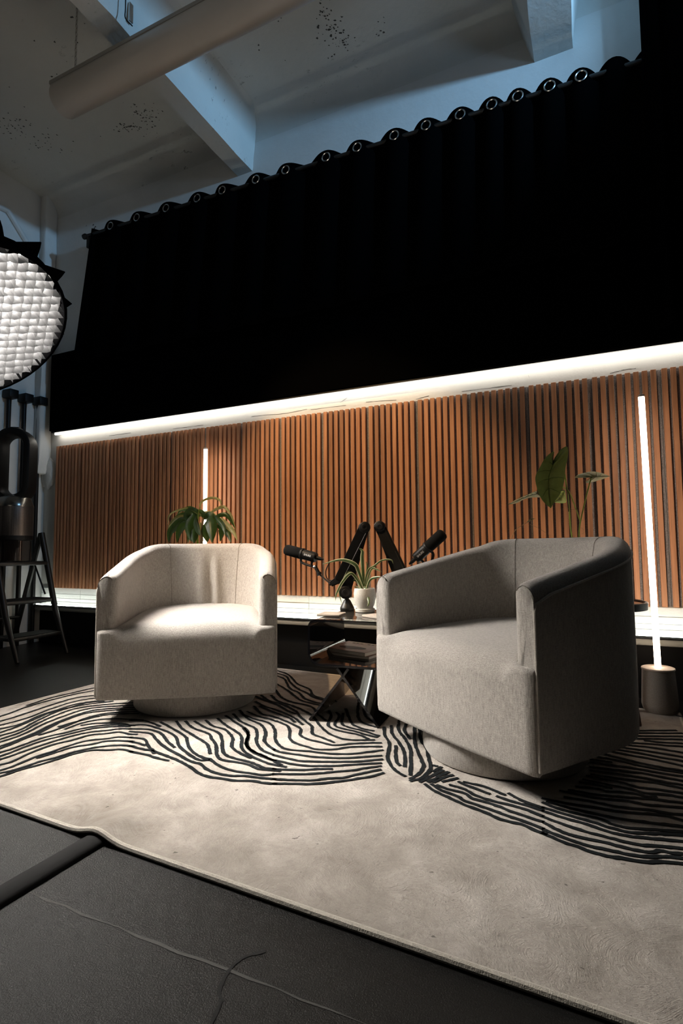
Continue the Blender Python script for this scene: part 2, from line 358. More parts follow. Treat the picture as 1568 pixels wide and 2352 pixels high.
# white boards between slats and sill (courses with joints)
PB = struct(obj('trim_7', B((XL+.03, YB-0.006, 0.300), (0.95, YB, 0.445)), M['strip'], smooth=False))
zs = [0.300, 0.330, 0.357, 0.392, 0.437]; cuts = [XL+.03, -3.62, -2.55, -1.60, -0.55, 0.12, 0.95]
for s in range(len(cuts)-1):
    dz = random.uniform(-.004, .004)
    for i in range(4):
        a, b_ = zs[i]+(dz if 0 < i else 0), zs[i+1]+(dz if i < 3 else 0)
        obj('plank', B((cuts[s]+.001, YB-0.016-random.uniform(0, .006), a+.0008), (cuts[s+1]-.001, YB-0.005, b_-.0008), 0.002), M['strip'], PB, False)
# sill
SILL = struct(obj('trim_8', B((XL, 2.90, 0.262), (1.0, YB, 0.296), 0.012), M['sill']))
obj('sill_cap', B((XL+.005, 2.893, 0.296), (1.0, YB-.018, 0.303), 0.002), M['black_wall'], SILL, False)

# flaked and mouldy patches on the ceiling and upper wall, cracks in the white band over the slats
bm = bmesh.new()
def blob(p, ax, ay, r):
    n = random.randint(5, 8); a0 = random.uniform(0, 6)
    bm.faces.new([bm.verts.new(p + (ax*math.cos(a0+2*PI*k/n)*random.uniform(.5, 1.6) + ay*math.sin(a0+2*PI*k/n))*r*random.uniform(.5, 1.2)) for k in range(n)])
for px, py, sx, sy, n in ((292, 292, 16, 6, 34), (338, 272, 12, 16, 44), (320, 255, 26, 14, 20), (45, 295, 40, 18, 34), (100, 330, 26, 14, 26), (15, 285, 14, 8, 14), (742, 28, 9, 12, 22), (768, 80, 16, 18, 44), (790, 95, 10, 8, 18), (870, 75, 8, 22, 16), (600, 60, 90, 60, 18), (200, 150, 130, 90, 22)):
    for _ in range(n):
        x, y = random.gauss(px, sx), random.gauss(py, sy); q = at(x, y, Z=ZC-0.0012)
        if -4 < q.x < 2 and q.y < 2.8 and not (-2.30 < q.x < -1.9): blob(q, Vector((1, 0.3, 0)), Vector((-.2, 1, 0)), random.uniform(0.002, 0.0075))
obj('mould_stain', bm, M['mould'], bpy.data.objects['ceiling'], False)['kind'] = 'stuff'
bm = bmesh.new()
for px, py, sx, sy, n in ((430, 374, 4, 6, 12), (205, 520, 12, 6, 5)):
    for _ in range(n): blob(at(random.gauss(px, sx), random.gauss(py, sy), Y=YB-0.0012), Vector((1, 0, 0.2)), Vector((0, 0, 1)), random.uniform(0.003, 0.011))
def wcrack(pts, w):
    q = spline([at(x, y, Y=YB-0.0012) for x, y in pts], 5)
    A = [bm.verts.new(p+Vector((0, 0, w*random.uniform(.2, 1)))) for p in q]; Bq = [bm.verts.new(p-Vector((0, 0, w*random.uniform(.2, 1)))) for p in q]
    for i in range(len(q)-1): bm.faces.new((A[i], A[i+1], Bq[i+1], Bq[i]))
for pts in ([(577, 957), (610, 953), (650, 950), (705, 940)], [(713, 941), (760, 935), (794, 931)], [(780, 925), (797, 914)], [(397, 985), (430, 981), (467, 976)], [(840, 924), (870, 921), (910, 919)], [(955, 917), (985, 909)], [(1060, 899), (1110, 893), (1175, 885)], [(1213, 862), (1215, 868)], [(1362, 845), (1361, 860)], [(1400, 858), (1430, 850), (1460, 846)], [(250, 1001), (300, 994)]): wcrack(pts, 0.0016)
obj('flaking', bm, M['mould'], bpy.data.objects['wall_back'], False)['kind'] = 'stuff'

# ------------------------------------------------------------------ slat panels
ordn = ['first', 'second', 'third', 'fourth', 'fifth', 'sixth', 'seventh', 'eighth', 'ninth', 'tenth', 'eleventh', 'twelfth', 'thirteenth', 'fourteenth', 'fifteenth']
PP, X0, ZT, ZB = 0.305, -3.9275, 1.583, 0.438
sm = bmesh.new(); box(sm, (0, 0, 0), (0.0238, 0.018, ZT-ZB), 0.0012, seg=1); slat_me = bpy.data.meshes.new('slat'); sm.to_mesh(slat_me); sm.free(); slat_me.materials.append(M['wood'])
fm_ = bmesh.new(); box(fm_, (-0.004, 0.018, 0.001), (PP-0.006, 0.0275, ZT-ZB-0.001)); felt_me = bpy.data.meshes.new('backing'); fm_.to_mesh(felt_me); fm_.free(); felt_me.materials.append(M['felt'])
for k in range(15):
    t = thing('slat_panel', 'reddish-brown vertical wood slat panel, %s from the left end of the wall' % ordn[k], 'wall panel', (X0+k*PP, D, ZB), 0, 'wood slat panels along the back wall')
    link('backing', felt_me, None, t)
    for i in range(8):
        o = link('slat', slat_me, None, t); o.location = (i*0.0369, random.uniform(-.0008, .0008), 0)

# ------------------------------------------------------------------ LED strips, black board, curtain
t = thing('led_strip', 'bright warm white LED strip under the black board', 'led strip', (-1.6, 2.945, 1.675))
o = obj('channel', B((-3.945, 2.925, 1.688), (0.95, 2.985, 1.700)), M['black'], t, False, off=t.location)
o = obj('light_bar', B((-3.925, 2.940, 1.674), (0.94, 2.958, 1.688), 0.003), M['led'], t, False, off=t.location)
t = thing('led_strip', 'cool white LED strip lying along the sill below the slats', 'led strip', (-1.6, 2.92, 0.303))
obj('channel', B((-4.05, 2.902, 0.303), (0.95, 2.926, 0.307)), M['black'], t, False, off=t.location)
obj('light_bar', B((-4.04, 2.906, 0.307), (0.94, 2.920, 0.313), 0.002), M['led_low'], t, False, off=t.location)

bm = bmesh.new(); box(bm, (-3.957, 2.915, 1.702), (1.0, 2.985, 2.335), 0.004)
tag(obj('blackout_board', bm, M['cloth'], smooth=False), 'long black board above the LED strip, under the curtain', 'board')
# curtain
gx = [-3.233, -2.965, -2.683, -2.401, -2.187, -1.914, -1.686, -1.396, -1.187, -0.952, -0.762, -0.567, -0.397, -0.262, -0.105, 0.044, 0.20]
rodz = lambda x: 3.205 - 0.030*(x+3.3)
t = thing('blackout_curtain', 'black grommet curtain hanging across the upper wall', 'curtain', (-1.6, 2.88, 2.3))
bm = bmesh.new(); nu, nv = 340, 14; rows = []
def phase(x):
    for i in range(len(gx)-1):
        if x <= gx[i+1]: return i + (x-gx[i])/(gx[i+1]-gx[i])
    return len(gx)-1 + (x-gx[-1])/0.16
for j in range(nv+1):
    v = j/nv; row = []
    for i in range(nu+1):
        s = i/nu; xt = -3.46 + s*(0.52+3.46); xb = -3.63 + s*(0.52+3.63); x = xt + (xb-xt)*v
        ph = phase(xt); c_ = math.cos(2*PI*ph)
        ztop = rodz(xt) + 0.036 + 0.008*c_ + 0.006*math.cos(2*PI*ph+0.9)
        y = 2.868 - 0.022*c_*(1-0.4*v)
        row.append(bm.verts.new((x + 0.012*math.sin(2*PI*ph)*(1-v), y, ztop*(1-v) + 2.20*v)))
    rows.append(row)
for A, Bq in zip(rows, rows[1:]):
    for i in range(nu): bm.faces.new((A[i], A[i+1], Bq[i+1], Bq[i]))
o = obj('cloth', bm, M['cloth'], t, off=t.location); md = o.modifiers.new('thickness', 'SOLIDIFY'); md.thickness = 0.003
for x in gx[:-1]:
    bm = bmesh.new(); zc = rodz(x)
    tube(bm, [(x+0.026*math.cos(a), 2.8405, zc+0.026*math.sin(a)) for a in [2*PI*k/24 for k in range(24)]], 0.0042, 6, closed=True)
    obj('grommet', bm, M['chrome'], t, off=t.location)
t = thing('curtain_rod', 'thin black curtain rod, its end sticking out left of the curtain', 'curtain rod', (-3.53, 2.868, 3.21))
bm = tube(bmesh.new(), [(-3.53, 2.868, rodz(-3.53)), (0.5, 2.868, rodz(0.5))], 0.0125, 12); obj('pole', bm, M['black_metal'], t, off=t.location)
bm = lathe(bmesh.new(), [(0.005, -0.03), (0.020, -0.024), (0.022, 0.0), (0.014, 0.012)], 16, axis_mat((-3.53, 2.868, rodz(-3.53)), (1, 0, 0))); obj('finial', bm, M['black_metal'], t, off=t.location)
for bx in (-3.50, 0.36):
    bm = B((bx-.012, 2.86, rodz(bx)-.10), (bx+.012, YB, rodz(bx)-.012)); obj('bracket', bm, M['black_metal'], t, False, off=t.location)
# right black drape
bm = bmesh.new(); rows = []
for j in range(9):
    v = j/8
    rows.append([bm.verts.new((0.312+1.1*i/120+0.004*math.sin(i*.5), 2.83+0.022*math.sin(i*0.62), 1.74+(ZC-0.01-1.74)*v)) for i in range(121)])
for A, Bq in zip(rows, rows[1:]):
    for i in range(120): bm.faces.new((A[i], A[i+1], Bq[i+1], Bq[i]))
o = tag(obj('black_drape', bm, M['cloth']), 'tall black drape right of the grommet curtain, up to the ceiling', 'drape'); o.modifiers.new('thickness', 'SOLIDIFY').thickness = 0.004

# ------------------------------------------------------------------ rug
BL, BR, FR, FL = Vector((-2.416, 2.848, 0)), Vector((0.317, 2.735, 0)), Vector((0.245, 0.952, 0)), Vector((-2.488, 1.066, 0))
def rugz(x, y):
    return 0.012 + 0.017*math.exp(-((x+1.15)/0.055)**2)*max(0, min(1, (1.32-y)/0.3))
RUG = thing('area_rug', 'large beige rug with wavy black stripes under both armchairs', 'rug', (-1.08, 1.9, 0))
bm = bmesh.new(); nx, ny = 150, 90; rows = []
for j in range(ny+1):
    row = []
    for i in range(nx+1):
        a, b_ = i/nx, j/ny; p = (FL.lerp(FR, a)).lerp(BL.lerp(BR, a), b_)
        row.append(bm.verts.new((p.x, p.y, rugz(p.x, p.y))))
    rows.append(row)
for A, Bq in zip(rows, rows[1:]):
    for i in range(nx): bm.faces.new((A[i], A[i+1], Bq[i+1], Bq[i]))
edge = rows[0] + [r[-1] for r in rows[1:]] + rows[-1][-2::-1] + [r[0] for r in rows[-2:0:-1]]
low = [bm.verts.new((v.co.x, v.co.y, max(0.0005, v.co.z-0.011))) for v in edge]
for i in range(len(edge)): bm.faces.new((edge[i], edge[(i+1) % len(edge)], low[(i+1) % len(edge)], low[i]))
epts = [v.co.copy() for v in edge]
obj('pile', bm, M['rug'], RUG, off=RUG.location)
bm = bmesh.new(); tube(bm, [(p.x, p.y, p.z-0.004) for p in epts], 0.0075, 8, closed=True); obj('binding', bm, M['binding'], RUG, off=RUG.location)
# stripes traced from the photograph on to the rug's plane: (crop x, crop y, scale), polylines
CR = dict(A=(0, 1560, 4.752), B=(300, 1620, 4.752), C=(560, 1520, 4.752), D=(820, 1620, 5.6), E=(960, 1760, 4.612), F=(1250, 1620, 4.931))
TR = {
'A': """0 410 250 320 520 240 800 170 1020 130 1200 110|300 288 560 205 800 150 1020 100 1200 82|0 462 270 380 540 290 800 212 1030 180 1250 165|0 505 300 425 560 325 800 250 1030 210 1250 195|0 545 230 490 430 400 620 340 830 275 1060 240 1250 225
0 585 200 515 380 440 540 370 740 320 960 258 1140 245|0 620 220 555 340 490 480 420 640 350 850 295 1050 265 1240 242|0 660 250 570 420 480 600 400 800 330 1000 295 1300 268 1480 262|0 690 260 600 480 490 660 420 860 350 1050 312 1300 294 1480 287|0 735 200 665 400 580 560 500 760 420 960 355 1150 328 1470 312|0 760 250 660 430 590 640 480 850 400 1000 365 1250 340 1480 335
440 610 600 560 760 500 960 420 1150 378 1300 364 1500 356|650 520 800 475 940 440 1100 402 1250 384 1520 380|720 545 900 480 1080 445 1250 436 1568 450|900 506 1040 486 1290 484 1400 500|0 805 250 720 480 640 700 590 880 545 1100 510 1290 500 1480 508|0 845 250 750 450 680 660 625 880 570 1050 535 1250 520 1426 520
0 880 150 830 350 760 560 690 760 630 960 585 1170 562 1300 545 1426 546|0 940 150 895 330 810 560 725 780 670 980 615 1150 598 1300 580 1420 605 1480 605|0 1000 200 930 420 840 580 790 780 720 950 675 1150 655 1290 635 1426 640|420 860 620 800 800 745 1000 715 1150 680 1320 675 1440 685|0 1030 220 975 430 905 620 855 800 800 980 760 1150 735 1330 725 1440 735|0 1065 200 1000 420 940 620 880 800 820 1000 780 1180 778 1330 770 1440 796""",
'B': """0 510 160 540 300 585 400 605|0 450 120 480 230 500 250 525|0 400 90 420 150 440|0 355 150 375 190 450 270 510 400 560 500 600 600 650 690 705 740 745 850 785 1000 805 1130 825 1330 830 1430 850 1568 860|0 290 130 300 230 320 290 390 380 465 520 540 600 590 700 630 760 645 850 715 960 750 1090 775 1250 775 1400 795 1568 810
0 260 180 265 300 295 360 340 400 400 480 465|0 225 150 215 300 255 430 305 490 350 530 450 610 520 700 580 760 605 840 600|0 170 160 175 330 235|330 190 420 235 520 295 600 350 630 450 700 530 800 580 860 590 940 650 1100 715 1300 745 1430 765 1568 755|500 180 560 255 680 330 780 390 840 440 870 535
600 180 680 250 850 315 880 370 930 440 940 550 1000 600 1150 625 1280 650 1400 700 1568 715 1610 720|700 180 800 240 960 305 995 380 1000 480 1040 550 1200 600 1330 635 1450 685 1568 700|820 170 900 230 1030 270 1110 360 1105 460 1200 530 1300 575|950 150 1050 230 1150 290 1210 350 1210 470 1300 550 1450 620 1568 655 1680 675|1040 120 1160 200 1260 270 1280 330 1260 430 1330 510 1480 580 1568 605
1120 100 1200 180 1350 250 1380 320 1370 400 1430 490 1568 550|1190 60 1280 150 1420 215 1470 300 1455 390 1510 450 1568 490""",
'C': """332 1335 480 1335 700 1340 900 1325 1100 1300 1280 1275 1400 1255 1530 1215|332 1285 520 1295 740 1300 900 1280 1080 1270 1230 1235 1400 1200 1500 1180|332 1230 560 1232 800 1225 1000 1205 1180 1190 1330 1165 1480 1145|332 1176 400 1180 640 1185 820 1175 970 1175|332 1080 370 1085 520 1120 700 1140 1000 1140 1230 1125 1480 1110
332 1026 480 1060 600 1085 820 1095 1200 1095 1400 1080 1495 1070|0 735 45 800 30 900 80 970 250 1050 400 1130|332 966 400 990 600 1020 800 1045 1100 1055 1350 1040 1485 1030|0 585 120 630 270 670 335 750 345 860 400 930 500 965 700 980 900 1005 1150 1010 1350 990 1500 970|40 550 160 600 300 635 450 690 495 740 500 840 560 890 680 930 800 960 980 960 1150 935 1350 930 1510 930
110 490 200 575 320 600 520 680 620 740 610 800 700 850 850 885 980 915 1150 900 1350 890 1505 890|180 490 270 530 400 580 500 620 560 665|130 440 230 490 360 530 480 580 570 630 635 685|120 380 250 430 380 480 480 540 575 575|190 370 280 430 400 460 560 540 610 600 680 660 740 710 750 790 850 830 970 880
300 370 370 430 520 480 640 530 740 590 830 700 900 770 1000 820 1150 855 1430 857|340 300 410 390 520 440 700 480 770 520 810 590|340 235 470 310 560 380 640 430 800 470 860 490|340 150 440 190 500 290 600 340 660 400 780 445 890 460|330 120 460 160 500 220 580 290 700 350 760 390 905 430 1000 440|330 90 480 140 580 240 710 300 760 370 910 415 1000 425
930 540 950 600 915 690 980 740 1100 770 1250 800 1350 845|1010 560 1040 600 990 690 1060 730 1200 760 1330 800 1440 825|1080 570 1070 680 1150 720 1290 755 1480 815|1110 520 1150 620 1190 690 1300 735 1420 760|1220 270 1255 400 1245 500 1250 620 1320 680 1480 725|1310 430 1310 540 1350 620 1480 700|1290 260 1370 430 1400 560 1500 670|820 590 900 650""",
'D': """345 290 350 380 415 500 400 600 390 680 440 790 540 880 600 910|440 270 450 370 540 490 600 600 615 700 610 800|540 200 530 320 610 430 680 560 690 700 685 910|630 250 610 330 680 440|495 530 495 640 510 740 540 770|740 290 740 480 780 600 830 720 850 790 790 890 690 945|800 310 820 450 890 560 920 700 945 800 890 890 800 950 700 975|860 350 930 460 960 560
990 780 1050 790|985 850 1070 805|820 985 930 930 1090 845|1040 920 1180 860|920 985 1020 945|990 990 1120 930 1240 900|1110 985 1300 940""",
'E': """80 200 180 270 330 340 460 400 560 440 700 490 850 560 1000 600 1100 620 1220 680 1336 720|150 200 240 260 420 325 480 370 640 420 780 470 940 530 1100 580 1250 640 1336 676|215 210 340 255 490 290 560 340 700 380 850 430 1000 490 1150 540 1336 600|350 205 480 245 600 310 740 360 900 400 1100 450 1250 510 1336 540|440 175 520 210 640 255 760 300
500 175 700 220 900 300|850 330 980 375 1150 420 1336 482|970 300 1100 370 1336 452""",
'F': """0 1465 250 1570 350 1595 500 1660 750 1720 900 1740 1100 1780 1300 1780 1568 1800|0 1420 180 1490 370 1560 550 1610 750 1650 950 1695 1150 1720 1400 1720 1568 1740|0 1340 200 1440 400 1500 600 1540 800 1590 1000 1640 1200 1670 1300 1650 1450 1680 1568 1690|0 1275 150 1330 350 1400 550 1460 750 1510 900 1550 1100 1590 1300 1600 1568 1630
0 1210 250 1290 500 1360 700 1430 900 1480 1150 1510 1400 1530 1568 1545|0 1170 300 1260 550 1330 750 1395 1000 1450 1300 1460 1568 1475|0 1115 200 1190 450 1250 650 1300 800 1365 1000 1400 1300 1420 1568 1440|50 1105 250 1160 550 1230 800 1280 1000 1310 1250 1340 1568 1380|0 1065 300 1125 600 1170 850 1210 1100 1230 1350 1250 1568 1310
250 1050 500 1090 750 1140 900 1165 1200 1190 1400 1230 1568 1245|200 980 450 1030 700 1070 950 1090 1150 1130 1400 1150 1568 1165|300 970 500 1005 700 1030 950 1050 1200 1065 1400 1090 1568 1110|380 930 600 950 700 980 900 990 1100 1020 1150 1040 1280 1045|420 880 550 900 700 935 780 950|460 850 650 890 850 930 1000 960 1150 1000 1400 1020 1568 1050
500 810 700 850 900 885 1050 930 1300 960 1568 1000|550 790 800 830 1050 860 1250 880 1450 920 1568 945|540 745 750 770 950 800 1200 840 1400 880 1568 905|540 705 800 735 1000 760 1100 770 1300 810 1568 860|540 650 750 680 1000 715 1200 750 1400 785 1568 810|540 620 700 640 770 650|620 590 850 630 1050 680 1250 720 1568 770
690 560 900 610 1100 660 1300 700 1568 745|780 530 1000 575 1150 600 1350 640 1568 690|830 505 1100 550 1300 590 1568 635|880 480 1150 520 1400 560 1568 590|920 452 1200 480 1568 540|940 425 1200 440 1400 460 1568 470|1150 405 1350 425 1568 435|950 380 1300 385 1568 390|950 350 1568 355|950 315 1568 320|950 290 1568 288""",
}
for key, txt in TR.items():
    cx, cy, sc = CR[key]
    for ln in txt.replace('\n', '|').split('|'):
        q = [float(s) for s in ln.split()]
        if len(q) < 4: continue
        px = [(cx+q[i]/sc, cy+q[i+1]/sc) for i in range(0, len(q), 2)]
        if key == 'A' and q[0] == 0:
            dx, dy = px[1][0]-px[0][0], px[1][1]-px[0][1]; px = [(-220, px[0][1]-dy/dx*220*0.85)] + px
        if key == 'F' and q[-2] == 1568:
            dx, dy = px[-1][0]-px[-2][0], px[-1][1]-px[-2][1]; px = px + [(px[-1][0]+130, px[-1][1]+dy/dx*130)]
        wp = spline([at(x, y, Z=0.012) for x, y in px], 9)
        def inside(p):
            ok = True
            for a, b_ in ((FL, FR), (FR, BR), (BR, BL), (BL, FL)):
                e = (b_-a).normalized(); ok &= ((p.x-a.x)*(-e.y)+(p.y-a.y)*e.x) > 0.012
            return ok
        e0 = (wp[0]-wp[1]).normalized()*0.008; e1_ = (wp[-1]-wp[-2]).normalized()*0.008; wp = [wp[0]+e0] + wp + [wp[-1]+e1_]
        wp = [p for p in wp if inside(p)]
        if len(wp) < 3: continue
        # resample evenly, wobble the edges
        out = [wp[0]]
        for p in wp[1:]:
            if (p-out[-1]).length > 0.010: out.append(p)
        if len(out) < 2: continue
        for p in out[1:-1]: p.x += random.uniform(-.0012, .0012); p.y += random.uniform(-.0012, .0012)
        bm = ribbon(bmesh.new(), out, 0.0128, lambda x, y: rugz(x, y)+0.0022, 0.16)
        obj('stripe', bm, M['stripe'], RUG, False, off=RUG.location)

# cable cover running under the rug
bm = bmesh.new(); A, Bq = [], []
for k in range(9):
    a = PI*k/8; A.append(bm.verts.new((-1.15-0.035*math.cos(a), -1.5, 0.001+0.018*math.sin(a)))); Bq.append(bm.verts.new((-1.15-0.035*math.cos(a), 1.16, 0.001+0.018*math.sin(a)*0.8)))
for i in range(8): bm.faces.new((A[i], A[i+1], Bq[i+1], Bq[i]))
bm.faces.new((A[8], A[0], Bq[0], Bq[8])); bm.faces.new(A); bm.faces.new(Bq[::-1])
tag(obj('cable_cover', bm, M['cable']), 'black rubber cable cover on the floor, running under the rug edge', 'cable cover')

# ------------------------------------------------------------------ armchairs
def make_chair(label, loc, rz, pleat):
    C = thing('swivel_armchair', label, 'armchair', (loc[0], loc[1], 0.012), rz, 'beige swivel armchairs')
    OY = -0.275           # local y of the front edge (origin = base centre)
    w, yc, b_, n = 0.3765, 0.33, 0.372, 2.55
    def sup(a):
        c, s = math.cos(a), math.sin(a)
        return Vector((w*math.copysign(abs(c)**(2/n), c), OY+yc+b_*abs(s)**(2/n)))
    raw = [Vector((w, OY+0.035+ (yc-0.035)*i/8)) for i in range(8)] + [sup(PI*i/120) for i in range(121)] + [Vector((-w, OY+yc-(yc-0.035)*i/8)) for i in range(1, 9)]
    path = [raw[0]]
    acc = 0
    for a, c in zip(raw, raw[1:]):
        acc += (c-a).length
        if acc >= 0.009: path.append(c); acc = 0
    path[-1] = raw[-1]
    nrm = []
    for i in range(len(path)):
        t = path[min(i+1, len(path)-1)]-path[max(i-1, 0)]; t.normalize(); nrm.append(Vector((t.y, -t.x)))
    def hh(y):
        k = max(0, min(1, (y-OY)/0.66)); return 0.622 + 0.140*(k if k < 0.8 else 0.8+0.2*(1-(1-(k-0.8)/0.2)**2)*1.0)
    def back(p): k = max(0, min(1, (p.y-OY-0.30)/0.36)); return k*k*(3-2*k)
    def ring(p, nn, t, h, rin=0.0):
        bk = back(p); tl = t + 0.035*bk
        out = [(-0.014, 0.10), (-0.003, 0.106), (0.001, 0.125), (0.003, 0.30), (0.001, h-0.09), (0, h-0.045)]
        R = 0.040
        for k in range(1, 6):
            a = PI/2*k/5; out.append((-R*(1-math.cos(a)), h-0.045+0.045*math.sin(a)))
        Ri = min(0.034, t-R)
        for k in range(0, 6):
            a = PI/2*k/5; out.append((-(t-Ri)-Ri*math.sin(a), h-Ri*(1-math.cos(a))-0.002))
        out += [(-(t+(tl-t)*0.15), h-0.06), (-(t+(tl-t)*0.3), h-0.10), (-(t+(tl-t)*0.5), h-0.15), (-(t+(tl-t)*0.7), h-0.2), (-(t+(tl-t)*0.85), h-0.26), (-tl-0.004, 0.40), (-tl-0.006, 0.33)]
        return [(Vector((p.x+nn.x*o, p.y+nn.y*o, z)), o) for o, z in out]
    bm = bmesh.new(); rows = []
    def tt(p): return 0.078 + 0.012*back(p)
    def front_rows(p, nn, sgn):
        res = []
        for k in range(5):
            a = PI/2*k/4; f = 0.034*math.sin(a); rin = 0.034*(1-math.cos(a))
            rr = ring(Vector((p.x, p.y-f)), nn, tt(p)-rin*0.95, hh(p.y-f)-0.012*(1-math.cos(a)))
            res.append([bm.verts.new(v) for v, o in rr])
        return res
    fr_ = front_rows(path[0], nrm[0], 1)
    rows += fr_[::-1]
    for p, nn in list(zip(path, nrm))[1:-1]:
        rr = ring(p, nn, tt(p), hh(p.y)); vs = []
        for v, o in rr:
            if pleat and o < -0.05 and v.z < 0.72:   # soft pleats in the worn back
                xx = v.x-0.03-0.05*(0.72-v.z); d1 = 0.015*math.exp(-((xx-0.022)/0.019)**2)-0.013*math.exp(-((xx+0.014)/0.017)**2)+0.010*math.exp(-((xx+0.055)/0.020)**2)
                v = v + Vector((0, -d1*max(0, min(1, (0.72-v.z)/0.14))*back(p), 0))
            vs.append(bm.verts.new(v))
        rows.append(vs)
    rows += front_rows(path[-1], nrm[-1], -1)
    for A, Bq in zip(rows, rows[1:]):
        for i in range(len(A)-1): bm.faces.new((A[i], A[i+1], Bq[i+1], Bq[i]))
    for end in (rows[0], rows[-1]):
        c = sum((v.co for v in end), Vector())/len(end); cv = bm.verts.new(c)
        for i in range(len(end)-1): bm.faces.new((end[i], end[i+1], cv))
        bm.faces.new((end[-1], end[0], cv))
    obj('shell', bm, M['fabric'], C, angle=38)
    # seat and front panel
    bm = bmesh.new(); rows = []; nxs = 56
    for i in range(nxs+1):
        s = -1+2*i/nxs; x = s*0.3725; e = abs(s); k = max(0, min(1, (e-0.70)/0.16)); k = k*k*(3-2*k)
        yf = OY-0.012-0.012*(1-s*s)+0.010*max(0, (e-0.95)/0.05)**2
        R = 0.085*(1-k)+0.018*k; zf = (0.418-0.010*s*s)*(1-k)+0.392*k; zt = (0.440-0.030*e**3)*(1-k)+0.392*k
        pr = [(yf+0.012, 0.100), (yf+0.003, 0.104), (yf, 0.115), (yf-0.004, 0.20), (yf-0.004, 0.27), (yf-0.003, zf-R)]
        for q in range(1, 8):
            a = PI/2*q/7; pr.append((yf-0.003+R*(1-math.cos(a)), zf-R+R*math.sin(a)))
        for q in range(1, 9):
            f = q/8; y = (yf-0.003+R)*(1-f)+(OY+0.62)*f; pr.append((y, zf+(zt-zf)*math.sin(min(1, f*1.6)*PI/2)))
        rows.append([bm.verts.new((x, y, z)) for y, z in pr])
    for A, Bq in zip(rows, rows[1:]):
        for i in range(len(A)-1): bm.faces.new((A[i], A[i+1], Bq[i+1], Bq[i]))
    for end in (rows[0], rows[-1]): bm.faces.new(end)
    for v in bm.verts:   # keep the hidden rear corners inside the curved back
        dy = v.co.y-(OY+yc)
        if dy > 0:
            lim = max(0.05, 1-(dy/(b_-0.03))**n)**(1/n)*w-0.02
            v.co.x = max(-lim, min(lim, v.co.x))
    obj('seat', bm, M['fabric'], C, angle=60)
    # piping round the outside top edge and down both front edges
    pp = [Vector((w+0.001, OY+0.004, z)) for z in (0.115, 0.2, 0.3, 0.4, 0.5, hh(OY)-0.075)] + [Vector((w+0.001, OY+0.010, hh(OY)-0.056))]
    pp += [Vector((p.x+nn.x*0.002, p.y+nn.y*0.002, hh(p.y)-0.046)) for p, nn in zip(path[1:-1], nrm[1:-1])]
    pp += [Vector((-w-0.001, OY+0.010, hh(OY)-0.056))] + [Vector((-w-0.001, OY+0.004, z)) for z in (hh(OY)-0.075, 0.5, 0.4, 0.3, 0.2, 0.115)]
    obj('piping', tube(bmesh.new(), pp, 0.0042, 8), M['piping'], C)
    # seams at the inside corners of the back
    for sg in (-1, 1):
        best = min(range(len(path)), key=lambda i: abs(path[i].x-sg*0.225)+(0 if path[i].y > OY+0.4 else 9))
        p, nn = path[best], nrm[best]; rr = ring(p, nn, tt(p), hh(p.y))[8:]
        obj('seam', tube(bmesh.new(), [v + Vector((-nn.x, -nn.y, 0))*0.0006 + Vector((0, 0, 0.0006)) for v, o in rr], 0.0011, 5), M['seam'], C)
        # short seams capping the arm fronts
        e = 0 if sg > 0 else len(path)-1
        rr = ring(Vector((path[e].x, OY+0.012)), nrm[e], tt(path[e])-0.018, hh(OY)-0.006)[5:16]
        obj('seam', tube(bmesh.new(), [v + Vector((0, -0.009, 0.0008)) for v, o in rr], 0.0013, 5), M['seam'], C)
    bm = lathe(bmesh.new(), [(0.262, 0.0), (0.274, 0.004), (0.280, 0.014), (0.281, 0.09), (0.278, 0.112)], 64)
    for ch in C.children: ch.location.z = -0.012
    obj('swivel_base', bm, M['fabric'], C)
    return C
make_chair('beige fabric swivel armchair nearest the step ladder, with creased inside back', (-1.734, 2.0817), math.radians(32.2), True)
make_chair('beige fabric swivel armchair nearest the glowing floor lamp with round base on the rug', (-0.308, 2.0155), math.radians(-34.0), False)

# ------------------------------------------------------------------ floor lamps
def lamp(loc, label, lean=(0, 0)):
    t = thing('floor_lamp', label, 'floor lamp', loc, 0, 'tube floor lamps')
    obj('base', lathe(bmesh.new(), [(0.058, 0.0), (0.066, 0.012), (0.071, 0.03), (0.071, 0.034), (0.063, 0.176), (0.061, 0.179)], 48), M['stone'], t)
    obj('base_cap', lathe(bmesh.new(), [(0.0635, 0.178), (0.0655, 0.181), (0.0645, 0.186), (0.060, 0.188)], 48), M['stonetop'], t)
    obj('light_tube', lathe(bmesh.new(), [(0.0125, 0.186), (0.0128, 0.19), (0.0128, 1.386), (0.011, 1.388)], 20), M['tube'], t)
    obj('end_cap', lathe(bmesh.new(), [(0.0128, 1.386), (0.0128, 1.394), (0.010, 1.397)], 20), M['stonetop'], t)
    cdx = [Vector(p) for p in ((0.05, -0.055, 0.004), (0.085, -0.07, 0.004), (0.13, -0.03, 0.004), (0.17, 0.05, 0.004))]
    obj('cord', tube(bmesh.new(), spline(cdx, 6), 0.0025, 6), M['black'], t)
    t.rotation_euler = (lean[1], lean[0], 0)
    return t
lamp((0.248, 2.735, 0.012), 'glowing tube floor lamp with grey drum base at the rug corner', (-0.011, 0))
lamp((-2.308, 2.842, 0.012), 'glowing tube floor lamp behind the drooping leafy plant')

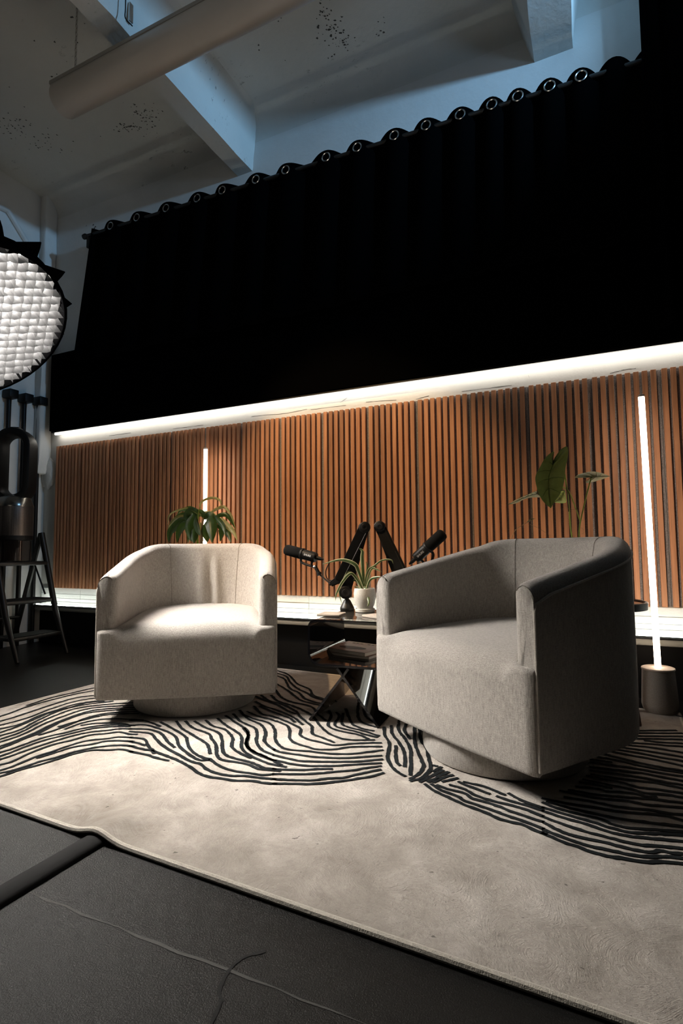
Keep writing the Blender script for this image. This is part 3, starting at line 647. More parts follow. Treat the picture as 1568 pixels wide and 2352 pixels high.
# ------------------------------------------------------------------ smoked acrylic table
TL = Vector((-1.09, 2.02, 0.012)); TRZ = math.radians(4.5)
T = thing('side_table', 'smoked black acrylic side table with crossed legs between the armchairs', 'side table', TL, TRZ)
def slab(pts, w, th, name):   # bent sheet: profile in local x-z, extruded along local y
    fine = pts; top, bot = [], []
    for i, p in enumerate(fine):
        d = (Vector(fine[min(i+1, len(fine)-1)])-Vector(fine[max(i-1, 0)])).normalized(); nn = Vector((-d.y, d.x))
        top.append((p[0]+nn.x*th/2, p[1]+nn.y*th/2)); bot.append((p[0]-nn.x*th/2, p[1]-nn.y*th/2))
    loop = top+bot[::-1]; bm = bmesh.new()
    A = [bm.verts.new((x, 0, z)) for x, z in loop]; Bq = [bm.verts.new((x, w, z)) for x, z in loop]
    for i in range(len(loop)): bm.faces.new((A[i], A[(i+1) % len(loop)], Bq[(i+1) % len(loop)], Bq[i]))
    m = len(fine)
    for R_ in (A, Bq):
        for i in range(m-1): bm.faces.new((R_[i], R_[i+1], R_[2*m-2-i], R_[2*m-1-i]))
    return obj(name, bm, M['acrylic'], T, angle=30)
def arc(cx, cz, r, a0, a1, n=8): return [(cx+r*math.cos(math.radians(a0+(a1-a0)*i/n)), cz+r*math.sin(math.radians(a0+(a1-a0)*i/n))) for i in range(n+1)]
TW, TD, TH, SH = 0.325, 0.42, 0.414, 0.232
slab([(TW, TH)] + arc(0.03, TH-0.03, 0.03, 90, 180) + arc(0.05, SH+0.05, 0.05, 180, 270) + [(TW, SH)], TD, 0.010, 'upper_shelf')
slab([(0.175, SH-0.008), (0.0, 0.003)], TD, 0.010, 'leg_panel')
slab([(0.125, SH-0.008), (0.30, 0.003)], TD, 0.010, 'leg_panel')
def tloc(p): return T.matrix_basis @ Vector(p)
c_, s_ = math.cos(TRZ), math.sin(TRZ)
def tw(x, y, z): return Vector((TL.x+x*c_-y*s_, TL.y+x*s_+y*c_, TL.z+z))
TTOP = TL.z+TH+0.005; STOP = TL.z+SH+0.005

def coaster(px, py, rz, label):
    p = at(px, py, Z=TTOP); o = obj('coaster', B((-.052, -.052, 0), (.052, .052, 0.009), 0.0025), M['tile'], None, off=(0, 0, 0)); o.location = (p.x, p.y, TTOP); o.rotation_euler = (0, 0, rz)
    tag(o, label, 'coaster', 'stone coasters on the side table')
coaster(761, 1413, math.radians(8), 'square stone coaster on the table corner nearer the creased armchair')
coaster(869, 1417, math.radians(-30), 'square stone coaster on the table in front of the white pot')

# magazines on the shelf
def magazine(c, rz, sx, sy, h, z, cov, label, printed):
    t = thing('magazine', label, 'magazine', (c[0], c[1], z), rz, 'magazines on the table shelf')
    obj('pages', B((-sx/2+.002, -sy/2+.002, 0.001), (sx/2-.002, sy/2-.002, h-.001)), M['paper'], t, False)
    obj('cover', B((-sx/2, -sy/2, h-.001), (sx/2, sy/2, h)), M[cov], t, False)
    obj('back_cover', B((-sx/2, -sy/2, 0), (sx/2, sy/2, 0.001)), M[cov], t, False)
    if printed:
        bm = bmesh.new(); bmesh.ops.create_circle(bm, cap_ends=True, segments=24, radius=1, matrix=Matrix.Translation((0.0, -0.03, h+.0004)) @ Matrix.Diagonal((0.075, 0.03, 1, 1)))
        obj('cover_print', bm, M['ink'], t, False)
        bm = bmesh.new()
        for i in range(7):
            if i != 3: box(bm, (-0.075+i*0.022, sy/2-0.034, h), (-0.061+i*0.022, sy/2-0.022, h+.0005))
        obj('title_print', bm, M['ink'], t, False)
mc = at(806, 1489, Z=STOP+0.02)
magazine((mc.x+0.03, mc.y+0.01), math.radians(-10), 0.25, 0.21, 0.012, STOP, 'cover2', 'lower pale magazine on the side table shelf', False)
magazine((mc.x+0.025, mc.y+0.005), math.radians(-14), 0.245, 0.20, 0.016, STOP+0.0125, 'cover', 'upper brown magazine with dark cover picture on the table shelf', True)

# ------------------------------------------------------------------ microphones and arms
def prismbar(bm, a, b_, side, wid, thick, wid2=None):
    a, b_ = Vector(a), Vector(b_); d = (b_-a).normalized(); n_ = d.cross(side).normalized(); s = side.normalized(); wid2 = wid2 or wid
    vs = []
    for p, wq in ((a, wid), (b_, wid2)):
        vs.append([bm.verts.new(p+n_*wq*x/2+s*thick*y/2) for x, y in ((-1, -1), (1, -1), (1, 1), (-1, 1))])
    for i in range(4): bm.faces.new((vs[0][i], vs[0][(i+1) % 4], vs[1][(i+1) % 4], vs[1][i]))
    bm.faces.new(vs[0][::-1]); bm.faces.new(vs[1])
    es = list(bm.edges); bmesh.ops.bevel(bm, geom=es, offset=min(wid, thick)*0.18, segments=2, affect='EDGES'); return bm
def mic_arm(label, base, joint, elbow, tip, yoke0, yoke1, SD, stub):
    base, joint, elbow, tip, yoke0, yoke1 = [Vector(v) for v in (base, joint, elbow, tip, yoke0, yoke1)]
    t = thing('boom_stand', label, 'boom stand', base, 0, 'folding microphone booms'); o_ = t.location
    obj('base', lathe(bmesh.new(), [(0.033, 0), (0.034, 0.003), (0.034, 0.013), (0.033, 0.016), (0.016, 0.050), (0.009, 0.056), (0.009, 0.075)], 36), M['black_metal'], t)
    obj('post', tube(bmesh.new(), [base+Vector((0, 0, .05)), joint], 0.008, 12), M['black_metal'], t, off=o_)
    d1 = (elbow-joint).normalized()
    obj('lower_bar', prismbar(bmesh.new(), joint+d1*0.01+SD*0.017, elbow-d1*0.004+SD*0.017, SD, 0.050, 0.028), M['black'], t, off=o_)
    d2 = (tip-elbow).normalized()
    obj('upper_bar', prismbar(bmesh.new(), elbow+d2*0.008-SD*0.014, tip-d2*0.01-SD*0.014, SD, 0.052, 0.030, 0.046), M['black'], t, off=o_)
    n2 = d2.cross(SD).normalized()
    obj('cable_channel', tube(bmesh.new(), [elbow+d2*0.02-SD*0.0285+n2*0.016, tip-d2*0.02-SD*0.0285+n2*0.013], 0.0016, 6), M['chrome'], t, off=o_)
    for c, r in ((elbow, 0.027), (joint, 0.030)):
        h = obj('hinge', lathe(bmesh.new(), [(r*.8, -0.036), (r, -0.032), (r, 0.036), (r*.8, 0.040)], 28, axis_mat(c, -SD)), M['black'], t, off=o_)
        obj('hinge_cap', lathe(bmesh.new(), [(r*.62, 0.040), (r*.58, 0.043), (r*.30, 0.0435), (r*.26, 0.041), (0.002, 0.041)], 28, axis_mat(c, -SD)), M['gun'], h, off=o_)
    blk = prismbar(bmesh.new(), tip-d2*0.02+stub*-0.01, tip+stub*0.045, SD, 0.040, 0.034, 0.022); obj('tip_joint', blk, M['black'], t, off=o_)
    obj('mount_rod', tube(bmesh.new(), [tip+stub*0.035, yoke0], 0.0042, 10), M['gun'], t, off=o_)
    dr = (yoke1-yoke0).normalized()
    obj('thread_collar', lathe(bmesh.new(), [(0.008, -0.004), (0.0125, -0.003), (0.0125, 0.007), (0.009, 0.009), (0.0085, (yoke1-yoke0).length)], 20, axis_mat(yoke0, dr)), M['black'], t, off=o_)
    return t
FONT = None
def letters(txt, size, mat4, parent, off):
    cu = bpy.data.curves.new('txt', 'FONT'); cu.body = txt; cu.size = size; cu.align_x = 'CENTER'; cu.align_y = 'CENTER'; cu.extrude = 0.0002; cu.offset = size*0.012
    o = bpy.data.objects.new('txt', cu); COL.objects.link(o); bpy.context.view_layer.update()
    me = bpy.data.meshes.new_from_object(o.evaluated_get(bpy.context.evaluated_depsgraph_get())); bpy.data.objects.remove(o); bpy.data.curves.remove(cu)
    me.transform(Matrix.Translation(-Vector(off)) @ mat4); me.name = 'lettering'; me.materials.clear(); me.materials.append(M['letter'])
    return link('lettering', me, None, parent)
def mic(label, front, back_, yoke, flip):
    front, back_, yoke = Vector(front), Vector(back_), Vector(yoke); d = (back_-front).normalized(); Ln = (back_-front).length; k = Ln/0.19
    t = thing('microphone', label, 'microphone', (front+back_)/2, 0, 'broadcast microphones'); o_ = t.location
    mm = axis_mat(front, d)
    obj('windscreen', lathe(bmesh.new(), [(0.016, -0.001), (0.024, 0.004), (0.0275, 0.014), (0.0275, 0.092), (0.026, 0.097)], 32, mm), M['foam'], t, off=o_)
    obj('ring', lathe(bmesh.new(), [(0.026, 0.095), (0.0295, 0.098), (0.0295, 0.106), (0.026, 0.109)], 32, mm), M['black'], t, off=o_)
    obj('body', lathe(bmesh.new(), [(0.0255, 0.107), (0.0255, 0.172), (0.0225, 0.180), (0.010, 0.182), (0.0095, 0.20), (0.007, 0.212), (0.0035, 0.222)], 32, mm), M['black'], t, off=o_)
    # yoke bracket: half hoop below the body to the mount
    side = (CAM-t.location).normalized(); side = (side-d*side.dot(d)).normalized(); dn = d.cross(side).normalized()
    if dn.z > 0: dn = -dn
    c0 = front+d*0.101
    for e, nm in ((front+d*0.101, 'bracket'), (front+d*0.165, 'bracket')):
        obj(nm, tube(bmesh.new(), spline([e+dn*0.020, e+dn*0.036+(yoke-e)*0.12, yoke+dn*0.0], 6), 0.0062, 8), M['black'], t, off=o_)
    obj('bracket_bolt', lathe(bmesh.new(), [(0.004, -0.010), (0.008, -0.008), (0.008, 0.008), (0.004, 0.010)], 14, axis_mat(yoke, side)), M['chrome'], t, off=o_)
    # lettering on the body, facing the viewer's side
    p = front + d*0.143 + side*0.0258; xa = d if (d.dot(rt) > 0) else -d; za = side; ya = za.cross(xa).normalized()
    m4 = Matrix(((xa.x, ya.x, za.x, p.x), (xa.y, ya.y, za.y, p.y), (xa.z, ya.z, za.z, p.z), (0, 0, 0, 1)))
    letters('SHURE', 0.0135, m4, t, o_)
    return t
Y1 = 2.36
SD = Vector((0.45, -0.89, 0)).normalized()*-1     # away from the viewer
J = lambda x, y, Y=Y1: at(x, y, Y=Y)
b1 = tw(0.052, 0.335, 0); b1.z = TTOP
jn = J(793, 1360); el = J(836, 1212); tp = J(775, 1338)
a1 = mic_arm('folded black microphone boom beside the small potted plant', b1, jn, el, tp, J(733, 1319), J(723, 1300), SD, (J(748, 1346)-tp).normalized())
m1 = mic('black microphone pointing left towards the creased armchair', J(655, 1262), J(743, 1285.5), J(723, 1303), False)
pts = [J(757, 1290), J(748, 1312), J(752, 1330), J(768, 1335)]
tag(obj('microphone_cable', tube(bmesh.new(), spline([Vector(p)+SD*0.0 for p in pts], 6), 0.0028, 8), M['black']), 'thin black cable looping from the left microphone to its arm', 'cable')
Y2 = 2.44
b2 = tw(0.283, 0.355, 0); b2.z = TTOP
el2 = J(873, 1210, Y2); jn2 = at(926, 1352, Y=Y2); tp2 = at(935, 1335, Y=Y2+0.0)
SD2 = Vector((0.25, -0.97, 0)).normalized()*-1
a2 = mic_arm('folded black microphone boom rising behind the right armchair arm', b2, jn2, el2, tp2, at(985, 1320, Y=Y2), at(983, 1304, Y=Y2), SD2, Vector((1, 0, 0.1)).normalized())
m2 = mic('black microphone tilted up above the right armchair arm', at(1019, 1224, Y=Y2), at(945, 1291, Y=Y2), at(984, 1306, Y=Y2), True)

# ------------------------------------------------------------------ plants
def leaf(name, spine, wid, mat, parent, off, fold=0.25, nseg=7, tipw=0.05, side=None, edge=None, base=0.35, belly=0.45):
    sp = spline(spine, nseg); n = len(sp); fr = frames(sp); bm = bmesh.new(); rows = []
    for i, p in enumerate(sp):
        s = i/(n-1); wf = wid*max(tipw, (base+(1-base)*math.sin(min(1, s/belly)*PI/2)) if s < belly else math.cos((s-belly)/(1-belly)*PI/2)**0.8)
        t = fr[i][0]; view = (CAM-p).normalized() if side is None else side
        a = t.cross(view); a = a.normalized() if a.length > 1e-4 else fr[i][1]; b_ = a.cross(t).normalized()
        rows.append([bm.verts.new(p + a*wf*0.5*x - b_*wf*fold*abs(x)**1.3) for x in (-1, -0.55, 0, 0.55, 1)])
    for A, Bq in zip(rows, rows[1:]):
        for i in range(4): bm.faces.new((A[i], A[i+1], Bq[i+1], Bq[i]))
    o = obj(name, bm, mat, parent, off=off, angle=180)
    if edge:
        for k in (0, 4):
            me_pts = [r for r in rows] if False else None
    return o
def turn(side_angle, p):   # a facing direction swung sideways from the view
    v = (CAM-Vector(p)).normalized(); return Matrix.Rotation(side_angle, 3, 'Z') @ v

# drooping plant behind the left chair, in a tall planter
pc = Vector((-2.155, 2.665, 0.012))
P1 = thing('potted_plant', 'bushy plant with long drooping green leaves behind the left armchair', 'plant', pc)
obj('planter', lathe(bmesh.new(), [(0.085, 0), (0.09, 0.01), (0.11, 0.40), (0.112, 0.42), (0.102, 0.42), (0.098, 0.38), (0.01, 0.38)], 36), M['pot'], P1)
obj('soil', lathe(bmesh.new(), [(0.098, 0.375), (0.096, 0.392), (0.01, 0.395)], 24), M['soil'], P1)
G = lambda x, y, dy=0.0: at(380+x/8.711, 1120+y/8.711, Y=pc.y+dy)
obj('stem', tube(bmesh.new(), [pc+Vector((0, 0, 0.38)), G(720, 1100), G(730, 760), G(760, 600)], [0.010, 0.009, 0.008, 0.006], 10), M['dry'], P1, off=pc)
obj('stem', tube(bmesh.new(), [pc+Vector((-0.01, 0, 0.38)), G(640, 1100), G(640, 700), G(670, 430)], [0.008, 0.007, 0.006, 0.004], 10), M['stem'], P1, off=pc)
LV = [("640 520 480 420 250 470 90 560 40 740", 62, 'leafp', -.02, .9), ("560 600 350 580 200 640 90 770 60 880", 70, 'leafp', .03, .5), ("450 650 330 660 180 790 90 900 60 1100", 135, 'leafd', -.04, 0), ("500 700 380 740 270 880 230 1110", 120, 'leafd', -.02, 0),
      ("600 520 540 640 470 820 510 1080", 150, 'leafd', -.07, 0), ("660 480 520 480 440 580 450 700", 140, 'leafd', -.03, 0.3), ("660 830 600 870 570 980 570 1110", 130, 'leafd', -.08, 0), ("760 600 880 590 930 800 930 1100", 190, 'leafd', -.09, 0.1),
      ("830 560 960 470 1100 400 1200 400 1320 560 1410 850", 55, 'leafp', .02, .4), ("950 640 1080 560 1220 545 1320 660 1400 830", 75, 'leafd', .05, .3), ("1000 650 1120 650 1250 760 1360 880 1440 1060", 95, 'leafp', -.03, .3), ("1040 740 1150 790 1250 920 1310 1100", 90, 'leafd', -.05, 0),
      ("1020 760 1110 810 1125 940 1090 1080", 95, 'leafd', .0, .2), ("690 430 700 320 800 240 950 205 1070 240 1112 310 1090 365", 42, 'leafp', .0, .2), ("640 440 740 500 800 600 830 640", 90, 'leafd', .02, .2), ("700 560 560 560 430 640 330 760 300 900", 80, 'leafd', .05, 0), ("620 430 500 410 400 440 300 470 230 560", 70, 'leafd', .06, .3),
      ("560 700 500 800 470 950 450 1110", 70, 'leafd', .04, .3), ("820 700 780 830 800 960 840 1100", 90, 'leafd', -.02, .3), ("700 700 690 800 720 950 760 1080", 60, 'leafp', .02, .3), ("700 560 780 520 900 520 1010 600 1060 740", 80, 'leafp', .07, .2), ("560 620 430 600 320 680 250 820 230 980", 70, 'leafp', .01, .6), ("900 620 1000 600 1090 680 1170 800 1200 980", 85, 'leafd', -.07, .1),
      ("620 560 610 700 640 840 690 960", 90, 'leafd', -.10, .0), ("840 640 860 780 870 920 850 1080", 90, 'leafd', .03, .3), ("480 560 360 540 230 620 150 740 120 900", 85, 'leafd', .05, .2)]
for txt, wpx, mt, dy, tw_ in LV:
    q = [float(s) for s in txt.split()]; n_ = len(q)//2
    sp = [G(q[2*i], q[2*i+1], dy*(i/(n_-1))) for i in range(n_)]
    leaf('leaf', sp, wpx*1.35/8.711/400, M[mt], P1, pc, 0.28, 6, 0.06, turn(tw_, sp[0]))

# heart-leaved plant on the stool behind the right chair
sc_ = Vector((0.02, 2.62, 0.012))
ST = thing('stool', 'dark wood stool with round rimmed top behind the right armchair', 'stool', sc_)
SZ = 0.470
obj('top', lathe(bmesh.new(), [(0.170, SZ-0.022), (0.176, SZ-0.018), (0.176, SZ), (0.0, SZ+.0001)], 56, cap=False), M['tray'], ST)
obj('rim', lathe(bmesh.new(), [(0.176, SZ-0.024), (0.190, SZ-0.022), (0.192, SZ+0.006), (0.189, SZ+0.009), (0.182, SZ+0.009), (0.178, SZ+0.005), (0.178, SZ-0.02)], 56, cap=False), M['rim'], ST)
obj('underside', lathe(bmesh.new(), [(0.01, SZ-0.0235), (0.186, SZ-0.0225)], 56, cap=False), M['walnut'], ST)
for k in range(3):
    a = math.radians(-48+120*k); d = Vector((math.cos(a), math.sin(a), 0))
    obj('leg', tube(bmesh.new(), [d*0.10+Vector((0, 0, SZ-.022)), d*0.172+Vector((0, 0, 0.0))], [0.014, 0.024], 16), M['walnut'], ST)
pp2 = Vector((-0.045, 2.60, sc_.z+SZ+.001))
P2 = thing('potted_plant', 'tall plant with large heart-shaped dark leaf above the right armchair', 'plant', pp2)
obj('pot', lathe(bmesh.new(), [(0.055, 0), (0.06, 0.004), (0.078, 0.11), (0.080, 0.12), (0.073, 0.12), (0.070, 0.10), (0.01, 0.10)], 36), M['pot'], P2)
obj('soil', lathe(bmesh.new(), [(0.071, 0.098), (0.069, 0.106), (0.01, 0.108)], 24), M['soil'], P2)
K = lambda x, y, dy=0.0: at(1150+x/5.807, 1010+y/5.807, Y=pp2.y+dy)
def stem(pts, r, mat='stem', dy=0.0, start=True):
    q = [K(*p, dy) for p in pts]
    if start: q = [pp2+Vector((random.uniform(-.02, .02), random.uniform(-.02, .02), 0.10))] + q
    sp = spline(q, 6); obj('stem', tube(bmesh.new(), sp, r, 8), M[mat], P2, off=pp2)
stem([(945, 1280), (908, 900), (885, 700), (850, 460)], 0.0032); stem([(1040, 1280), (1080, 1000), (1190, 560), (1225, 497)], 0.0028, dy=-.03)
stem([(1055, 1080), (980, 870), (905, 690), (800, 600), (690, 345)], 0.0024, start=False); stem([(135, 1320), (200, 1200), (340, 1110)], 0.0014, 'dry', start=False); stem([(340, 1110), (500, 1180), (660, 1280)], 0.0009, 'dry', start=False)
stem([(905, 960), (890, 800), (872, 600)], 0.0030, 'walnut', start=False)
for q in ([(850, 870), (890, 910), (930, 930), (1030, 935), (1065, 990)], [(870, 690), (905, 675), (950, 700), (955, 745)], [(1070, 1170), (1105, 1210), (1100, 1250), (1070, 1255)], [(1085, 1080), (1110, 1065)]):
    obj('twine', tube(bmesh.new(), spline([K(*p, -.005) for p in q], 5), 0.0008, 6), M['dry'], P2, off=pp2)
def heart(outline, rib, mat, cup, veins, dy0=0.0, tilt=0.0, vm='vein'):
    """leaf blade between a midrib and its outline; both given as pixels, depth from the blade's cup and tilt"""
    def dep(x, y, e): return dy0 + tilt*(x-rib[0][0])*0.0004 + cup*e
    rs = spline([Vector((x, y, 0)) for x, y in rib], 8); bm = bmesh.new()
    halves = []
    for side in outline:
        os_ = spline([Vector((x, y, 0)) for x, y in side], 4); m = len(os_); rows = []
        for i, p in enumerate(os_):
            f = i/(m-1); g = max(0.0, (f-0.30)/0.70); r_ = rs[int(round(g*(len(rs)-1)))]
            rows.append([bm.verts.new(K(r_.x+(p.x-r_.x)*e, r_.y+(p.y-r_.y)*e, dep(r_.x+(p.x-r_.x)*e, 0, e*e) - 0.004*math.sin(e*PI)*math.sin(i*1.7))) for e in (0, .25, .5, .75, 1)])
        for A, Bq in zip(rows, rows[1:]):
            for j in range(4): bm.faces.new((A[j], A[j+1], Bq[j+1], Bq[j]))
        halves.append(os_)
    bmesh.ops.remove_doubles(bm, verts=bm.verts, dist=1e-5)
    bmesh.ops.dissolve_degenerate(bm, edges=bm.edges, dist=1e-6)
    o = obj('leaf', bm, mat, P2, off=pp2, angle=180)
    if veins:
        bm = bmesh.new(); lf = -0.0034
        tube(bm, [K(p.x, p.y, dep(p.x, 0, 0)+lf) for p in rs], 0.0016, 5)
        for os_ in halves:
            m = len(os_)
            for f in (0.10, 0.24, 0.38, 0.52, 0.66, 0.80):
                p = os_[int(f*(m-1))]; g = max(0, (f-0.38)/0.70); r_ = rs[int(g*(len(rs)-1))]
                pts = []
                for e in (0, .25, .5, .75, .95):
                    x = r_.x+(p.x-r_.x)*e; y = r_.y+(p.y-r_.y)*e - 18*math.sin(e*PI)
                    pts.append(K(x, y, dep(x, 0, e*e)+lf-0.002*math.sin(e*PI)))
                tube(bm, pts, [0.0013, .0012, .0010, .0008, .0005], 5)
        obj('veins', bm, M[vm], o, off=pp2)
    return o
heart([[(692, 335), (682, 240), (708, 156), (600, 230), (510, 385), (459, 500), (480, 640), (540, 790), (610, 870), (667, 914)], [(692, 335), (712, 250), (800, 130), (880, 92), (897, 190), (862, 370), (842, 560), (790, 720), (712, 830), (667, 914)]],
      [(692, 335), (640, 500), (642, 700), (667, 914)], M['leafb'], -0.05, True, -0.05, 0.3)
heart([[(1215, 505), (1150, 470), (985, 510), (1040, 462), (1200, 424), (1330, 440), (1400, 465), (1450, 487)], [(1215, 505), (1180, 560), (1130, 562), (1160, 578), (1290, 545), (1390, 515), (1450, 487)]], [(1215, 505), (1300, 492), (1450, 487)], M['leafu'], 0.06, True, -.03, 0.4, 'leafp')
heart([[(480, 720), (478, 684), (400, 715), (330, 745), (220, 790), (90, 866)], [(480, 720), (545, 765), (400, 772), (300, 800), (200, 850), (90, 866)]], [(480, 720), (330, 765), (90, 866)], M['leafu'], 0.05, True, 0.03, -0.5, 'leafb')
heart([[(850, 690), (800, 690), (745, 765), (705, 836)], [(850, 690), (866, 760), (860, 842), (705, 838)]], [(850, 690), (790, 780), (705, 836)], M['stem'], 0.03, True, 0.04, 0.2)  # backlit leaf: its brightness is put in by the paler stem green
heart([[(340, 1110), (360, 1080), (400, 1055), (460, 1048)], [(340, 1110), (390, 1085), (430, 1062), (460, 1050)]], [(340, 1110), (400, 1068), (460, 1049)], M['leafb'], 0.02, False, 0.0, 0.2)

# striped-leaf plant in the white pot on the table
pq = at(838, 1405, Z=TTOP); p3 = Vector((pq.x, pq.y, TTOP))
P3 = thing('potted_plant', 'small plant with thin arching striped leaves in a white pot on the table', 'plant', p3)
obj('saucer', lathe(bmesh.new(), [(0.042, 0), (0.046, 0.002), (0.047, 0.015), (0.044, 0.0165), (0.043, 0.010), (0.01, 0.010)], 40), M['pot'], P3)
obj('pot', lathe(bmesh.new(), [(0.030, 0.010), (0.036, 0.013), (0.046, 0.04), (0.0515, 0.07), (0.052, 0.085), (0.049, 0.108), (0.0465, 0.110), (0.0445, 0.106), (0.046, 0.088), (0.01, 0.088)], 44), M['pot'], P3)
obj('soil', lathe(bmesh.new(), [(0.0455, 0.086), (0.044, 0.092), (0.01, 0.094)], 24), M['soil'], P3)
Q = lambda x, y, dy=0.0: at(640+x/3.92, 1180+y/3.92, Y=p3.y+dy)
SP = [("770 690 760 560 750 400 752 335 712 306", 34, 0, -.01), ("750 690 720 520 680 450 560 415 390 455", 36, .3, -.05), ("745 690 690 570 640 540 570 620 520 720 510 782", 26, .2, -.06), ("755 690 650 530 590 590 545 690 567 812", 24, .4, -.03),
      ("780 690 800 520 860 470 930 420 1010 415 1030 450", 18, .2, .03), ("785 690 820 600 880 572 925 568", 22, 0, -.03), ("768 690 775 660 800 740 812 800 795 842", 24, 0, -.075), ("750 690 690 600 620 640 560 672", 20, .3, .05), ("760 690 710 662 675 655", 16, 0, .02), ("790 690 830 510 880 500 925 525", 18, .4, .0), ("772 690 790 560 800 470 785 430", 22, .5, .03), ("765 690 720 600 680 540 640 520", 20, .2, .04)]
for txt, wpx, tw_, dy in SP:
    q = [float(s) for s in txt.split()]; n_ = len(q)//2
    sp = [Q(q[2*i], q[2*i+1], dy*(i/(n_-1))) for i in range(n_)]
    sp[0] = p3+Vector((random.uniform(-.008, .008), random.uniform(-.008, .008), 0.088))
    lf = leaf('leaf', sp, wpx/3.92/470, M['spider2'], P3, p3, 0.22, 6, 0.08, turn(tw_, sp[0]), base=0.6)
    sp2 = [s + (CAM-s).normalized()*0.0012 for s in sp]
    leaf('leaf_stripe', sp2, wpx/3.92/470*0.62, M['spider'], lf, p3, 0.2, 6, 0.08, turn(tw_, sp[0]), base=0.6)

# ------------------------------------------------------------------ step ladder and purifier
LD = thing('step_ladder', 'black three-step folding ladder in the left corner', 'ladder', (-3.55, 2.53, 0))
lo_ = LD.location
ya, yb = 2.345, 2.715
for y in (ya, yb):
    obj('front_leg', tube(bmesh.new(), [(-3.735, y, 0.865), (-3.56, y, 0.30), (-3.425, y, 0.0)], [0.021, 0.020, 0.013], 14), M['black_metal'], LD, off=lo_)
    r_ = B((-4.01, y-.010, 0), (-3.97, y+.010, 0.0)) if False else None
    bm = prismbar(bmesh.new(), (-3.742, y+0.0, 0.862), (-4.03, y, 0.008), Vector((0, 1, 0)), 0.042, 0.018); obj('rear_leg', bm, M['black_metal'], LD, off=lo_)
    obj('brace', tube(bmesh.new(), [(-3.80, y+(0.012 if y < 2.5 else -0.012), 0.66), (-3.66, y+(0.012 if y < 2.5 else -0.012), 0.415)], 0.006, 8), M['black_metal'], LD, off=lo_)
for z, xf, dp in ((0.655, -3.645, 0.23), (0.390, -3.575, 0.21), (0.155, -3.475, 0.20)):
    o = obj('step', B((xf-dp, ya+.004, z-0.026), (xf, yb-.004, z), 0.006), M['black_metal'], LD, off=lo_)
    obj('tread', B((xf-dp+.012, ya+.02, z), (xf-.012, yb-.02, z+.003)), M['cable'], o, False, off=lo_)
obj('rear_bar', tube(bmesh.new(), [(-3.95, ya, 0.235), (-3.95, yb, 0.235)], 0.012, 8), M['black_metal'], LD, off=lo_)
fc = Vector((-3.765, 2.515, 0.659))
FN = thing('air_purifier', 'black bladeless fan purifier with tall loop standing on the step ladder', 'air purifier', fc, math.radians(34))
obj('water_tank', lathe(bmesh.new(), [(0.112, 0.0), (0.118, 0.004), (0.118, 0.150)], 48), M['tank'], FN)
obj('tank_core', lathe(bmesh.new(), [(0.05, 0.004), (0.05, 0.148)], 24), M['black'], FN)
obj('lower_collar', lathe(bmesh.new(), [(0.119, 0.148), (0.126, 0.152), (0.128, 0.178), (0.127, 0.182)], 48), M['black'], FN)
obj('body', lathe(bmesh.new(), [(0.1265, 0.181), (0.1275, 0.186), (0.1275, 0.385), (0.1265, 0.390)], 56), M['perf'], FN)
obj('upper_collar', lathe(bmesh.new(), [(0.127, 0.389), (0.127, 0.395), (0.108, 0.455), (0.085, 0.470), (0.02, 0.472)], 48), M['silver'], FN)
bm = bmesh.new(); path = []
ro, zl, zh = 0.092, 0.545, 0.835
for k in range(13): a = PI+PI*k/12; path.append((ro*math.cos(a), zl+ro*1.0*math.sin(a)))
for k in range(1, 8): path.append((ro, zl+(zh-zl)*k/8))
for k in range(13): a = PI*k/12; path.append((ro*math.cos(a), zh+ro*math.sin(a)))
for k in range(1, 8): path.append((-ro, zh-(zh-zl)*k/8))
rings = []
for i, (x, z) in enumerate(path):
    x2, z2 = path[(i+1) % len(path)]; x1, z1 = path[i-1]; t = Vector((x2-x1, z2-z1)).normalized(); nn = Vector((t.y, -t.x))
    sec = [(0.030, -0.075), (0.036, -0.05), (0.036, 0.05), (0.028, 0.078), (0.016, 0.085), (-0.018, 0.074), (-0.026, 0.05), (-0.024, -0.05), (-0.012, -0.078), (0.014, -0.082)]
    rings.append([bm.verts.new((x+nn.x*s, d, z+nn.y*s)) for s, d in sec])
for i in range(len(rings)):
    A, Bq = rings[i], rings[(i+1) % len(rings)]
    for k in range(len(A)): bm.faces.new((A[k], A[(k+1) % len(A)], Bq[(k+1) % len(A)], Bq[k]))
obj('loop', bm, M['black'], FN)
obj('magnet_rest', B((-0.03, -0.04, zh+ro+0.030), (0.03, 0.04, zh+ro+0.042), 0.004), M['black'], FN)

# black clamped poles standing along the left wall
for i, (px, py, lab) in enumerate(((25, 905, 'black pole with square cap on the left wall, nearest the softbox'), (60, 915, 'middle black pole with square cap on the left wall'), (93, 922, 'black pole with square cap on the left wall, nearest the corner'))):
    p = at(px, py, X=-4.045); t = thing('wall_pole', lab, 'pole', (p.x, p.y, 0), 0, 'poles along the left wall')
    obj('pole', tube(bmesh.new(), [(-0.02, 0, 0.002), (-0.02, 0, p.z)], 0.017, 12), M['black'], t)
    obj('cap', B((-0.05, -0.036, p.z-0.035), (0.045, 0.036, p.z+0.032), 0.006), M['black'], t)

